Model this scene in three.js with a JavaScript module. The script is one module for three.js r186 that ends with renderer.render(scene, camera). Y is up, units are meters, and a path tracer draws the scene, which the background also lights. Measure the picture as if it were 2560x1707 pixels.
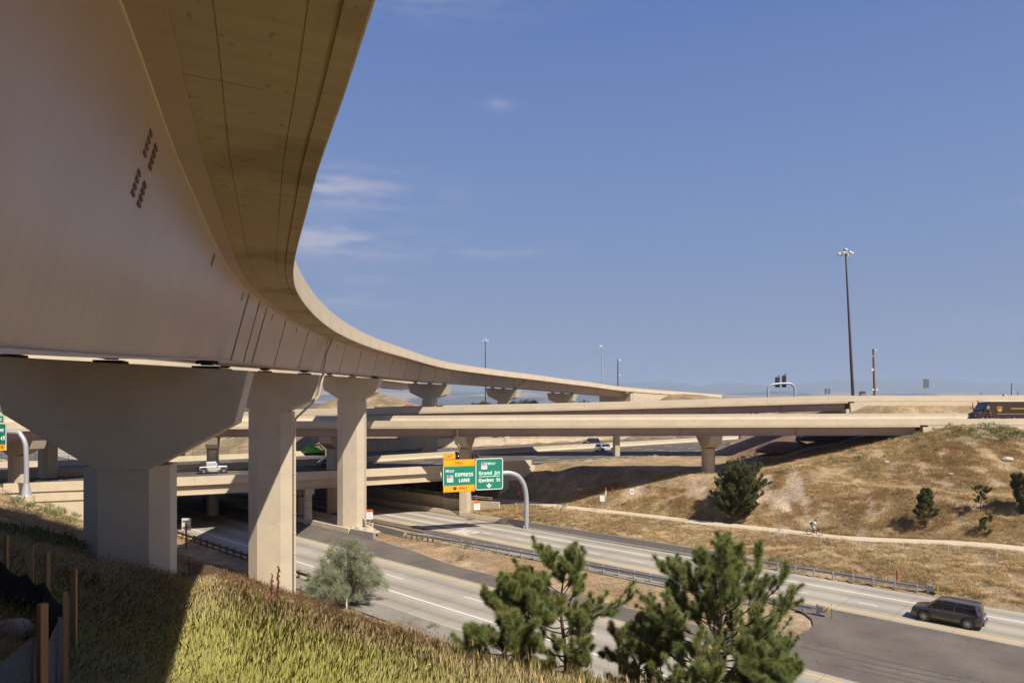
import * as THREE from 'three';
import { mergeGeometries, toCreasedNormals } from 'three/addons/utils/BufferGeometryUtils.js';
import { MarchingCubes } from 'three/addons/objects/MarchingCubes.js';
import { FontLoader } from 'three/addons/loaders/FontLoader.js';
import { TextGeometry } from 'three/addons/geometries/TextGeometry.js';

// ---------- camera, sky, sun, exposure ----------
// World: x right, y up, the camera looks along -z. The lower road lies at y = 0, the eye at 18.3 m.
const EYE = 18.3, FOC = 1700, HOR = 1005;
const scene = new THREE.Scene();
const camera = new THREE.PerspectiveCamera(2 * Math.atan(853.5 / FOC) * 180 / Math.PI, 2560 / 1707, 0.1, 60000);
camera.position.set(0, EYE, 0);
camera.lookAt(0, EYE, -10);
camera.setViewOffset(2560, 1707, 0, -151.5, 2560, 1707);   // rising front: verticals stay vertical
camera.updateProjectionMatrix();
const renderer = new THREE.WebGLRenderer({ antialias: true });
renderer.toneMapping = THREE.LinearToneMapping;
renderer.toneMappingExposure = 1.47;
renderer.shadowMap.enabled = true;
const SUN = new THREE.Vector3(0.54, 1, 0.61).normalize();
const sun = new THREE.DirectionalLight(new THREE.Color(1.0, 0.92, 0.79), 4.6);
sun.position.copy(SUN).multiplyScalar(300).add(new THREE.Vector3(0, 0, -80));
sun.target.position.set(0, 0, -80);
sun.castShadow = true; sun.shadow.mapSize.set(4096, 4096);
Object.assign(sun.shadow.camera, { left: -220, right: 220, top: 220, bottom: -220, near: 1, far: 900 });
scene.add(sun, sun.target);

// ---------- seeded random and noise ----------
function rng(seed) { let a = seed >>> 0; return () => { a = (a + 0x6D2B79F5) | 0; let t = Math.imul(a ^ (a >>> 15), 1 | a); t = (t + Math.imul(t ^ (t >>> 7), 61 | t)) ^ t; return ((t ^ (t >>> 14)) >>> 0) / 4294967296; }; }
function hash(i, j, s) { let h = Math.imul(i, 374761393) ^ Math.imul(j, 668265263) ^ Math.imul(s, 974711); h = Math.imul(h ^ (h >>> 13), 1274126177); return ((h ^ (h >>> 16)) >>> 0) / 4294967296; }
function vn(x, y, s = 0, p = 0) {
  let i = Math.floor(x), j = Math.floor(y); const fx = x - i, fy = y - j, u = fx * fx * (3 - 2 * fx), v = fy * fy * (3 - 2 * fy);
  const m = k => p ? ((k % p) + p) % p : k; const i0 = m(i), i1 = m(i + 1), j0 = m(j), j1 = m(j + 1);
  return (hash(i0, j0, s) * (1 - u) + hash(i1, j0, s) * u) * (1 - v) + (hash(i0, j1, s) * (1 - u) + hash(i1, j1, s) * u) * v;
}
function fbm(x, y, o = 4, s = 0, p = 0) { let a = 0, w = .5, t = 0; for (let k = 0; k < o; k++) { a += w * vn(x, y, s + k * 17, p); t += w; w *= .5; x *= 2; y *= 2; p *= 2; } return a / t; }
const clamp = (x, a = 0, b = 1) => Math.min(b, Math.max(a, x));
const lerp = (a, b, t) => a + (b - a) * t;
const sst = (a, b, x) => { const t = clamp((x - a) / (b - a)); return t * t * (3 - 2 * t); };

// the sky: a clear gradient with thin cirrus wisps scattered all round
{
  const W = 2048, Hh = 1024, d = new Float32Array(W * Hh * 4), wisps = [], r = rng(7);
  const add = (az, el, w, h, a) => wisps.push([az, el, w, h, a]);
  add(-17.5, 16.6, 10, 1.7, 1); add(-16.8, 12.6, 10, 1.4, 1); add(-2, 12.2, 5, .5, .4); add(-14, 7.9, 7, .55, .3); add(-9, 31, 12, 2.2, .4); add(-1, 23.4, 1.4, .5, .35); add(38, 13, 3, .5, .3); add(-12, 10, 4, .5, .25);
  for (let k = 0; k < 90; k++) { const az = 45 + r() * 270; add(az > 180 ? az - 360 : az, 4 + Math.pow(r(), 1.4) * 50, 3 + r() * 9, .4 + r() * 1.4, .2 + r() * .6); }
  const stops = [[0, [.19, .228, .31]], [5, [.168, .218, .33]], [14, [.126, .19, .352]], [30, [.072, .13, .315]], [60, [.046, .092, .25]], [90, [.04, .08, .225]]];
  for (let j = 0; j < Hh; j++) {
    const el = (j + .5) / Hh * 180 - 90, e = Math.max(el, 0); let k = 0; while (k < stops.length - 2 && e > stops[k + 1][0]) k++;
    const t = clamp((e - stops[k][0]) / (stops[k + 1][0] - stops[k][0])), base = stops[k][1].map((v, n) => lerp(v, stops[k + 1][1][n], t));
    const near = wisps.filter(w => Math.abs(el - w[1]) < w[3] * 3.2);
    for (let i = 0; i < W; i++) {
      // equirectangular: u = atan2(z, x) / 2pi + 0.5; azimuth is measured from -z towards +x
      const th = ((i + .5) / W - .5) * 2 * Math.PI; let az = Math.atan2(Math.cos(th), -Math.sin(th)) * 180 / Math.PI, c = 0;
      if (el > 0 && near.length) for (const w of near) {
        let da = az - w[0]; if (da > 180) da -= 360; if (da < -180) da += 360; if (Math.abs(da) > w[2] * 2.4) continue;
        const n = fbm(az * .35 + el * .5, el * 2.6 - az * .12, 5, 3), g = Math.exp(-1.3 * (da / w[2]) ** 2 - ((el - w[1] - (n - .5) * 1.6) / w[3]) ** 2 * 1.6);
        c = Math.max(c, g * w[4] * sst(.22, .75, n));
      }
      const o = (j * W + i) * 4, cl = [.38, .365, .415];
      for (let q = 0; q < 3; q++) d[o + q] = lerp(base[q], cl[q], clamp(c * .75));
      d[o + 3] = 1;
    }
  }
  const sky = new THREE.DataTexture(d, W, Hh, THREE.RGBAFormat, THREE.FloatType);
  sky.mapping = THREE.EquirectangularReflectionMapping; sky.magFilter = THREE.LinearFilter; sky.needsUpdate = true;
  scene.background = sky; scene.environment = sky;
}
scene.fog = new THREE.FogExp2(new THREE.Color(.62, .76, 1), 0.00008);

// ---------- helpers ----------
const V3 = (x, y, z) => new THREE.Vector3(x, y, z);
const V = (X, e, F) => V3(X, e + EYE, -F);                         // e: height above the eye, F: distance in front
const at = (px, py, F) => V((px - 1280) / FOC * F, -(py - HOR) / FOC * F, F);
const used = {};
function numbered(n) { const k = used[n] = (used[n] ?? -1) + 1; return k ? n + '_' + String(k).padStart(3, '0') : n; }
function shade(o) { o.castShadow = o.receiveShadow = true; return o; }
function autoUV(g) {
  const p = g.attributes.position, n = g.attributes.normal, uv = new Float32Array(p.count * 2);
  for (let i = 0; i < p.count; i++) {
    const ax = Math.abs(n.getX(i)), ay = Math.abs(n.getY(i)), az = Math.abs(n.getZ(i)), x = p.getX(i), y = p.getY(i), z = p.getZ(i);
    if (ay > ax && ay > az) { uv[2 * i] = x; uv[2 * i + 1] = z; } else if (ax > az) { uv[2 * i] = z; uv[2 * i + 1] = y; } else { uv[2 * i] = x; uv[2 * i + 1] = y; }
  }
  g.setAttribute('uv', new THREE.BufferAttribute(uv, 2)); return g;
}
function flat(g) { const o = g.index ? g.toNonIndexed() : g; if (!o.attributes.normal) o.computeVertexNormals(); for (const k of Object.keys(o.attributes)) if (!['position', 'normal', 'uv'].includes(k)) o.deleteAttribute(k); if (!o.attributes.uv) autoUV(o); o.userData.keep = g.userData.keep; return o; }
function join(list) { list = Array.isArray(list) ? list : [list]; const keep = list.every(g => g.userData.keep); const l = list.map(flat); const g = l.length > 1 ? mergeGeometries(l) : l[0]; return keep ? g : autoUV(g); }
function mesh(name, geo, mat, parent, label) { const m = shade(new THREE.Mesh(Array.isArray(geo) ? join(geo) : geo, mat)); m.name = parent ? name : numbered(name); (parent || scene).add(m); if (label) m.userData.label = label; return m; }
function part(name, geo, mat, parent, label) { return mesh(name, join(geo), mat, parent, label); }
function thing(name, label, category, group) { const o = new THREE.Group(); o.name = numbered(name); o.userData = { label, category }; if (group) o.userData.group = group; scene.add(o); return o; }
function tag(o, label, category, group) { o.userData.label = label; o.userData.category = category; if (group) o.userData.group = group; return o; }
function struct(name, geo, mat, label) { const o = part(name, geo, mat); o.userData.kind = 'structure'; if (label) o.userData.label = label; return o; }
function sub(name, parent) { const o = new THREE.Group(); o.name = name; parent.add(o); return o; }
function bx(w, h, d, x = 0, y = 0, z = 0, ry = 0, rx = 0, rz = 0) { const g = new THREE.BoxGeometry(w, h, d); if (rx) g.rotateX(rx); if (rz) g.rotateZ(rz); if (ry) g.rotateY(ry); return g.translate(x, y, z); }
function cyl(r1, r2, h, x = 0, y = 0, z = 0, seg = 14) { return new THREE.CylinderGeometry(r1, r2, h, seg).translate(x, y, z); }
function bar(a, b, r1, r2 = r1, seg = 8) { const d = b.clone().sub(a), g = new THREE.CylinderGeometry(r2, r1, d.length(), seg); g.applyQuaternion(new THREE.Quaternion().setFromUnitVectors(V3(0, 1, 0), d.clone().normalize())); const m = a.clone().add(b).multiplyScalar(.5); return g.translate(m.x, m.y, m.z); }
function beam(a, b, w, h) { const d = b.clone().sub(a), L = d.length(), g = new THREE.BoxGeometry(w, h, L); g.applyMatrix4(new THREE.Matrix4().lookAt(b, a, V3(0, 1, 0))); const m = a.clone().add(b).multiplyScalar(.5); return g.translate(m.x, m.y, m.z); }
function tube(pts, r, seg = 24, rad = 10, tension = .35) { return new THREE.TubeGeometry(new THREE.CatmullRomCurve3(pts, false, 'catmullrom', tension), seg, r, rad); }
function prism(poly, depth, bevel = 0) { const s = new THREE.Shape(poly.map(p => new THREE.Vector2(p[0], p[1]))); const g = new THREE.ExtrudeGeometry(s, { depth, bevelEnabled: bevel > 0, bevelSize: bevel, bevelThickness: bevel, bevelOffset: -bevel, bevelSegments: 2, curveSegments: 6 }); return g.translate(0, 0, -depth / 2); }
// a road line in plan: points [X, e, F], sampled into frames with a right vector
function makePath(pts, n, closedEnds) {
  const c = new THREE.CatmullRomCurve3(pts.map(p => V(p[0], p[1], p[2])), false, 'centripetal'), fr = []; let len = 0;
  for (let i = 0; i <= n; i++) {
    const t = i / n, p = c.getPoint(t), T = c.getTangent(t); T.y = 0; T.normalize();
    if (i) len += p.distanceTo(fr[i - 1].p);
    const q = t * (pts.length - 1), k = Math.min(Math.floor(q), pts.length - 2), f = q - k;
    fr.push({ p, T, R: V3(-T.z, 0, T.x), len, ex: pts[0].slice(3).map((_, m) => lerp(pts[k][3 + m], pts[k + 1][3 + m], sst(0, 1, f))) });
  }
  fr.pts = pts; return fr;
}
const onFrame = (f, lat, y, bank = 0) => f.p.clone().addScaledVector(f.R, lat).add(V3(0, y + bank * lat, 0));
function frameAtLen(fr, L) { let i = 1; while (i < fr.length - 1 && fr[i].len < L) i++; const a = fr[i - 1], b = fr[i], t = (L - a.len) / (b.len - a.len); const T = a.T.clone().lerp(b.T, t).normalize(); return { p: a.p.clone().lerp(b.p, t), T, R: V3(-T.z, 0, T.x), len: L, ex: a.ex.map((v, k) => lerp(v, b.ex[k], t)) }; }
function frameAtF(fr, F) { let i = 1; while (i < fr.length - 1 && -fr[i].p.z < F) i++; const a = fr[i - 1], b = fr[i], t = (F + a.p.z) / (a.p.z - b.p.z); return frameAtLen(fr, lerp(a.len, b.len, t)); }
function slice(fr, L0, L1, n) { const o = []; for (let i = 0; i <= n; i++) o.push(frameAtLen(fr, lerp(L0, L1, i / n))); return o; }
// sweep a closed profile (counter-clockwise, [lateral, height]) along frames
function sweep(fr, prof, bank = 0, caps = true) {
  const pos = [], nor = [], uv = [], idx = []; let base = 0;
  const P = fr.map(f => typeof prof === 'function' ? prof(f) : prof), n = P[0].length; let per = 0;
  for (let e = 0; e < n; e++) {
    const a0 = P[0][e], b0 = P[0][(e + 1) % n], el = Math.hypot(b0[0] - a0[0], b0[1] - a0[1]);
    for (let i = 0; i < fr.length; i++) {
      const a = P[i][e], b = P[i][(e + 1) % n], dx = b[0] - a[0], dy = b[1] - a[1] + bank * dx, L = Math.hypot(dx, dy) || 1;
      const N = fr[i].R.clone().multiplyScalar(dy / L).add(V3(0, -dx / L, 0));
      for (const [q, w] of [[a, per], [b, per + el]]) { const v = onFrame(fr[i], q[0], q[1], bank); pos.push(v.x, v.y, v.z); nor.push(N.x, N.y, N.z); uv.push(fr[i].len, w); }
      if (i < fr.length - 1) { const k = base + 2 * i; idx.push(k, k + 2, k + 3, k, k + 3, k + 1); }
    }
    base += fr.length * 2; per += el;
  }
  if (caps) for (const [i, s] of [[0, -1], [fr.length - 1, 1]]) {
    const tri = THREE.ShapeUtils.triangulateShape(P[i].map(p => new THREE.Vector2(p[0], p[1])), []), N = fr[i].T.clone().multiplyScalar(s);
    for (const p of P[i]) { const v = onFrame(fr[i], p[0], p[1], bank); pos.push(v.x, v.y, v.z); nor.push(N.x, N.y, N.z); uv.push(p[0], p[1]); }
    for (const t of tri) idx.push(base + t[0], base + t[s < 0 ? 1 : 2], base + t[s < 0 ? 2 : 1]); base += P[i].length;
  }
  const g = new THREE.BufferGeometry(); g.setAttribute('position', new THREE.Float32BufferAttribute(pos, 3)); g.setAttribute('normal', new THREE.Float32BufferAttribute(nor, 3)); g.setAttribute('uv', new THREE.Float32BufferAttribute(uv, 2)); g.setIndex(idx); g.userData.keep = true; return g;
}
const rect = (x0, x1, y0, y1) => [[x0, y0], [x1, y0], [x1, y1], [x0, y1]];
// put a geometry list built in local axes (x right, y up, z towards the viewer) at a place, turned about y
function place(list, p, ry = 0, sc = 1) { const g = join(list); if (sc !== 1) g.scale(sc, sc, sc); if (ry) g.rotateY(ry); g.translate(p.x, p.y, p.z); return g; }

// ---------- textures and materials ----------
function tex(w, h, fn, sx, sy = sx, srgb = true) {
  const d = new Uint8Array(w * h * 4);
  for (let j = 0; j < h; j++) for (let i = 0; i < w; i++) { const c = fn(i / w, j / h), o = (j * w + i) * 4; d[o] = 255 * clamp(c[0]); d[o + 1] = 255 * clamp(c[1]); d[o + 2] = 255 * clamp(c[2]); d[o + 3] = 255; }
  const t = new THREE.DataTexture(d, w, h); t.wrapS = t.wrapT = THREE.RepeatWrapping; t.magFilter = THREE.LinearFilter; t.minFilter = THREE.LinearMipmapLinearFilter; t.generateMipmaps = true; if (srgb) t.colorSpace = THREE.SRGBColorSpace; t.repeat.set(1 / sx, 1 / sy); t.needsUpdate = true; return t;
}
const grey = v => [v, v, v];
const TX = {};
TX.conc = tex(512, 512, (u, v) => { const a = fbm(u * 4, v * 4, 5, 1, 4), b = vn(u * 128, v * 128, 5, 128), st = fbm(u * 32, v * 2, 3, 9, 2), s = .86 + .14 * a - .035 * b - .07 * sst(.55, .85, st) - .06 * sst(.66, .85, fbm(u * 8, v * 8, 4, 31, 8)) * sst(.5, .7, fbm(u * 16, v * 16, 2, 33, 16)); return [s, s * (.99 - .015 * a), s * (.98 - .03 * a)]; }, 7);
TX.concB = tex(256, 256, (u, v) => grey(.5 + .4 * (fbm(u * 8, v * 8, 5, 12, 8) - .5) + .15 * vn(u * 96, v * 96, 2, 96)), 2.5, 2.5, false);
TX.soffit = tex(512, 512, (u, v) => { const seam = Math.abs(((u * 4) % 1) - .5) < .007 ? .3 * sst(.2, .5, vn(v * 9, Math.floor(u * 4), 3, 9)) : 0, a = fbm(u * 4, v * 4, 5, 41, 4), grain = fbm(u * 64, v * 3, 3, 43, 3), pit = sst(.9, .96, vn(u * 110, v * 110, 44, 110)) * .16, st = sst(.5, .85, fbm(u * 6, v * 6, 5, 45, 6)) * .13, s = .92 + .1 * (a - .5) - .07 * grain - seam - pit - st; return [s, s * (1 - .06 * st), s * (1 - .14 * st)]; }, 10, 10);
TX.steel = tex(512, 512, (u, v) => { const st = fbm(u * 48, v * 2.0, 4, 51, 2), a = fbm(u * 5, v * 5, 4, 53, 5), s = .9 + .1 * a -   .03 * sst(.45, .8, st) - .02 * sst(.5, .8, fbm(u * 9, v * 1.0, 4, 57, 1)); return [s, s * .992, s * .985]; }, 9, 9);
TX.steelR = tex(256, 256, (u, v) => grey(.46 + .14 * fbm(u * 32, v * 2, 3, 61, 2) + .2 * fbm(u * 6, v * 6, 3, 63, 6)), 6, 6, false);
TX.road = tex(512, 1024, (u, v) => { // u across one 3.6 m lane, v along 18 m: joints, oily lane middle, tyre polish
  const c = Math.abs(u - .5), w = fbm(u * 10, v * 4, 4, 71, 2), oil = Math.exp(-1 * ((u - .5) / .13) ** 2) * (.10 + .1 * w), track = Math.exp(-1 * ((c - .24) / .09) ** 2) * .055 * (w + .5), j = Math.abs(((v * 4) % 1) - .5) < .004 ? .16 : 0, sp = vn(u * 200, v * 900, 73, 100) * .05, patch = .07 * (fbm(u * 3, v * 9, 3, 77, 3) - .5), slab = .04 * (hash(Math.floor(v * 4 + .5) % 4, 3, 5) - .5), s = .9 - oil - track - j - sp + patch + slab + (c > .496 ? -.15 : 0); return [s, s * .99, s * .965]; }, 3.6, 18);
TX.asph = tex(512, 512, (u, v) => { const a = fbm(u * 4, v * 4, 5, 81, 4), b = vn(u * 220, v * 220, 83, 220), cr = Math.abs(fbm(u * 5, v * 5, 4, 85, 5) - .5) < .006 ? .12 : 0, s = .82 + .24 * (a - .5) + .12 * (b - .5) - cr; return [s, s * .985, s * .965]; }, 9);
TX.soil = tex(1024, 1024, (u, v) => { const a = fbm(u * 8, v * 8, 6, 91, 8), b = vn(u * 256, v * 256, 93, 256), c = fbm(u * 60, v * 60, 3, 95, 60), s = .74 + .4 * (a - .5) + .16 * (b - .5) + .34 * (c - .5); return [s, s * (.985 - .04 * c), s * (.96 - .07 * c)]; }, 14);
TX.hill = tex(512, 512, (u, v) => { const a = sst(.42, .6, fbm(u * 6, v * 6, 6, 131, 6)); return [lerp(.95, .38, a), lerp(.85, .42, a), lerp(.62, .4, a)]; }, 5200, 2600);
TX.bark = tex(128, 256, (u, v) => { const s = .55 + .5 * fbm(u * 12, v * 5, 4, 101, 5); return [s, s * .92, s * .85]; }, .5, 1);
TX.wood = tex(128, 512, (u, v) => { const s = .8 + .25 * (fbm(u * 20, v * 2, 3, 111, 2) - .4); return [s, s * .97, s * .92]; }, .1, .9);
TX.fab = tex(256, 256, (u, v) => grey(.6 + .25 * ((Math.sin(u * 200) * Math.sin(v * 200) + 1) / 2) + .25 * (fbm(u * 8, v * 30, 3, 121, 8) - .5)), .5);
const lin = (r, g, b) => new THREE.Color().setRGB(r, g, b);
const M = (r, g, b, o = {}) => new THREE.MeshStandardMaterial({ color: lin(r, g, b), roughness: .85, ...o });
const mat = {
  conc: M(.75, .645, .475, { map: TX.conc, roughness: .92, bumpMap: TX.concB, bumpScale: .004 }),
  concB: M(.68, .575, .42, { map: TX.conc, roughness: .92, bumpMap: TX.concB, bumpScale: .004 }),
  concGrey: M(.36, .345, .31, { map: TX.conc, roughness: .92, bumpMap: TX.concB, bumpScale: .004 }),
  concPale: M(.68, .58, .43, { map: TX.conc, roughness: .92 }),
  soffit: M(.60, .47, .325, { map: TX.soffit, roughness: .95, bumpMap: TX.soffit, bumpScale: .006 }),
  pier: M(.68, .595, .455, { map: TX.conc, roughness: .93, bumpMap: TX.concB, bumpScale: .005 }),
  steel: M(.52, .385, .305, { map: TX.steel, roughness: .55, roughnessMap: TX.steelR }),
  steelDark: M(.06, .05, .045, { roughness: .6 }),
  bolt: M(.16, .115, .09, { roughness: .6 }),
  road: M(.50, .455, .39, { map: TX.road, roughness: .9 }),
  roadPlain: M(.37, .345, .305, { map: TX.asph, roughness: .92 }),
  asph: M(.20, .172, .145, { map: TX.asph, roughness: .93 }),
  asphGrey: M(.25, .225, .19, { map: TX.asph, roughness: .93 }),
  hwy: M(.14, .125, .108, { map: TX.asph, roughness: .9 }),
  white: M(.72, .70, .65, { roughness: .8 }),
  yellow: M(.66, .40, .1, { roughness: .8 }),
  soil: new THREE.MeshStandardMaterial({ color: lin(1.15, 1.15, 1.15), vertexColors: true, map: TX.soil, roughness: 1, bumpMap: TX.soil, bumpScale: .12 }),
  galv: M(.42, .45, .48, { roughness: .45, metalness: .55, map: TX.steel }),
  galvPole: M(.47, .5, .54, { roughness: .5, metalness: .25, map: TX.steel }),
  paleMetal: M(.7, .7, .68, { roughness: .5 }),
  corten: M(.085, .05, .038, { roughness: .8, map: TX.steel }),
  timber: M(.30, .17, .075, { map: TX.wood, roughness: .95 }),
  stake: M(.50, .30, .14, { map: TX.wood, roughness: .9 }),
  bark: M(.16, .11, .08, { map: TX.bark, roughness: 1, bumpMap: TX.bark, bumpScale: .02 }),
  barkDark: M(.09, .065, .05, { map: TX.bark, roughness: 1 }),
  fabric: M(.045, .045, .05, { map: TX.fab, roughness: .9, side: THREE.DoubleSide }),
  fabricBlue: M(.085, .095, .13, { map: TX.fab, roughness: .9, side: THREE.DoubleSide }),
  black: M(.012, .012, .013, { roughness: .6 }), rubber: M(.02, .02, .02, { roughness: .85 }),
  glass: new THREE.MeshPhysicalMaterial({ color: lin(.012, .014, .018), roughness: .06, metalness: 0, clearcoat: 1, clearcoatRoughness: .03 }),
  rim: M(.5, .5, .52, { metalness: .8, roughness: .3 }), red: M(.35, .012, .012, { roughness: .3 }), lamp: M(.8, .8, .8, { roughness: .15 }), chrome: M(.7, .7, .72, { metalness: 1, roughness: .18 }),
  orange: M(.8, .16, .02), signGreen: M(.0, .19, .115, { roughness: .6 }), skin: M(.42, .24, .16, { roughness: .7 }),
};
const paint = (r, g, b) => new THREE.MeshPhysicalMaterial({ color: lin(r, g, b), roughness: .3, metalness: .45, clearcoat: 1, clearcoatRoughness: .08 });

// ---------- the lie of the land ----------
// Lower road axes: s along it (towards the right and the viewer), c across it (away from the viewer); the camera is at s = c = 0.
const SX = .7312, SC = .6822, XF = (s, c) => [SX * s + SC * c, -SC * s + SX * c], cOf = (X, F) => SC * X + SX * F, sOf = (X, F) => SX * X - SC * F;
const HW = -11.2;                                              // level of the upper highway, below the eye
const hwy = makePath([[-260, HW, -5], [-170, HW, 38], [-110, HW, 66], [-63.8, HW, 86.7], [-46.3, HW, 93.6], [-15.9, HW, 108.8], [0, HW, 119.5], [43.5, HW, 152], [100, HW, 200], [200, HW, 290], [340, HW, 410]], 220);
const hwySeg = hwy.map(f => [f.p.x, -f.p.z, f.R.x, -f.R.z]);
function hwyLat(X, F) { let b = 1e9, l = 0; for (const q of hwySeg) { const dx = X - q[0], dy = F - q[1], d = dx * dx + dy * dy; if (d < b) { b = d; l = -(dx * q[2] + dy * q[3]); } } return l; }
const curve1 = (pts, x) => { if (x <= pts[0][0]) return pts[0][1]; for (let k = 1; k < pts.length; k++) if (x <= pts[k][0]) return lerp(pts[k - 1][1], pts[k][1], sst(0, 1, (x - pts[k - 1][0]) / (pts[k][0] - pts[k - 1][0]))); return pts.at(-1)[1]; };
const pathC = s => curve1([[-130, 79.5], [-100, 79.8], [-84, 81.5], [-76, 84.5], [-48, 85.8], [-30, 87], [-10, 88], [40, 90]], s);
const pathY = s => curve1([[-100, 1.5], [-76, 1.6], [-30, 1.85], [-10, 3.0], [20, 4.6]], s);
const smax = (a, b, k) => { const h = clamp(.5 + .5 * (a - b) / k); return lerp(b, a, h) + k * h * (1 - h); };
const bump = (X, F, x, f, r, h) => h * Math.exp(-((X - x) ** 2 + (F - f) ** 2) / (r * r));
function H(X, F) {
  const c = cOf(X, F), s = sOf(X, F), n1 = fbm(X * .06 + 9, F * .06 + 5, 3, 201) - .5, n2 = fbm(X * .35, F * .35, 3, 211) - .5; let y;
  if (c < 56) { // the cut slope on which the camera stands
    let a = 16.4 - curve1([[-32, .505], [-17, .475], [-12, .435], [-6, .385]], s) * c; a = -smax(-a, -.66 * (34.4 - c), 1.2); if (c < 0) a = 16.4 - .2 * c * (c > -6 ? 1 : 0) + (c <= -6 ? 1.2 : 0);
    a += n1 * .5 * sst(2, 10, c) * sst(35, 28, c) + n2 * .22 * sst(1, 8, F);
    y = smax(a, -.14, 1.4 * sst(36.9, 33, c) + .01); if (c > 36.8) y = -.14;
  } else if (c < 74.6) y = -.14;
  else {
    const pc = pathC(s), py = pathY(s), w0 = 74.6;
    if (c < pc - 1.6) { const t = (c - w0) / (pc - 1.6 - w0); y = lerp(.12, py, Math.pow(t, .85)) + n2 * .3 * Math.sin(Math.PI * t); }
    else if (c < pc + 1.6) y = py - .06;
    else {
      const bench = Math.min(7.0, py + .52 * (c - pc - 1.6)) + n2 * .25;
      const crest = 14.3 - .25 * Math.max(0, 65 - X), emb = crest - .43 * Math.max(0, 99.5 - F) - .5 * Math.max(0, F - 120);
      y = smax(bench, emb + n1 * .7 + n2 * .3, .8); y = lerp(py, y, sst(0, 2.5, c - pc - 1.6));
    }
  }
  // beyond: embankments of the far bridges, plateau on the far side
  const far = Math.max(Math.min(17.6, 17.6 - .42 * Math.max(0, 71 - X) - .55 * Math.max(0, 129 - F) + .0 * F), -9);
  if (c > 80 && F > 112) y = Math.max(y, far - .35 * Math.max(0, F - 170) * sst(150, 80, X));
  const l = F > 40 || X < -30 ? hwyLat(X, F) : -99, inCut = c > 35.3 && c < 84.6;
  if (l > .5 && l < 47) { y = inCut ? -.14 : Math.max(HW + EYE - .12, X > 60 ? 0 : 0); }
  else if (l <= .5 && l > -14 && c > pathC(s) + 1.8) y = Math.max(y, Math.min(6.9 + .5 * (l + .5), .6 * (c - pathC(s) - 1.8) + pathY(s)));
  else if (l <= .5 && l > -14 && !inCut && c < 37) y = Math.min(y, lerp(HW + EYE + .3, y, sst(-.5, -12, l)));
  else if (l >= 47) {
    const up = Math.min(.5 * (l - 47), 3.2 + 2 * n1), side = Math.max(36.8 - c, c - 84.6);
    y = inCut ? -.14 : Math.min(HW + EYE + up + n2 * .4, Math.max(0, side * .5));
    y += bump(X, F, -56, 262, 26, 11.5) + bump(X, F, 62, 262, 34, 9.5) + bump(X, F, 100, 310, 45, 9);
    if (F > 300) y = lerp(y, 5, sst(300, 900, F));
  }
  if (l > 47 && X > 85) y = Math.max(y, lerp(17.2, 9, sst(300, 1200, F)));
  return y;
}
const groundAt = (X, F) => V(X, H(X, F) - EYE, F);
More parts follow.
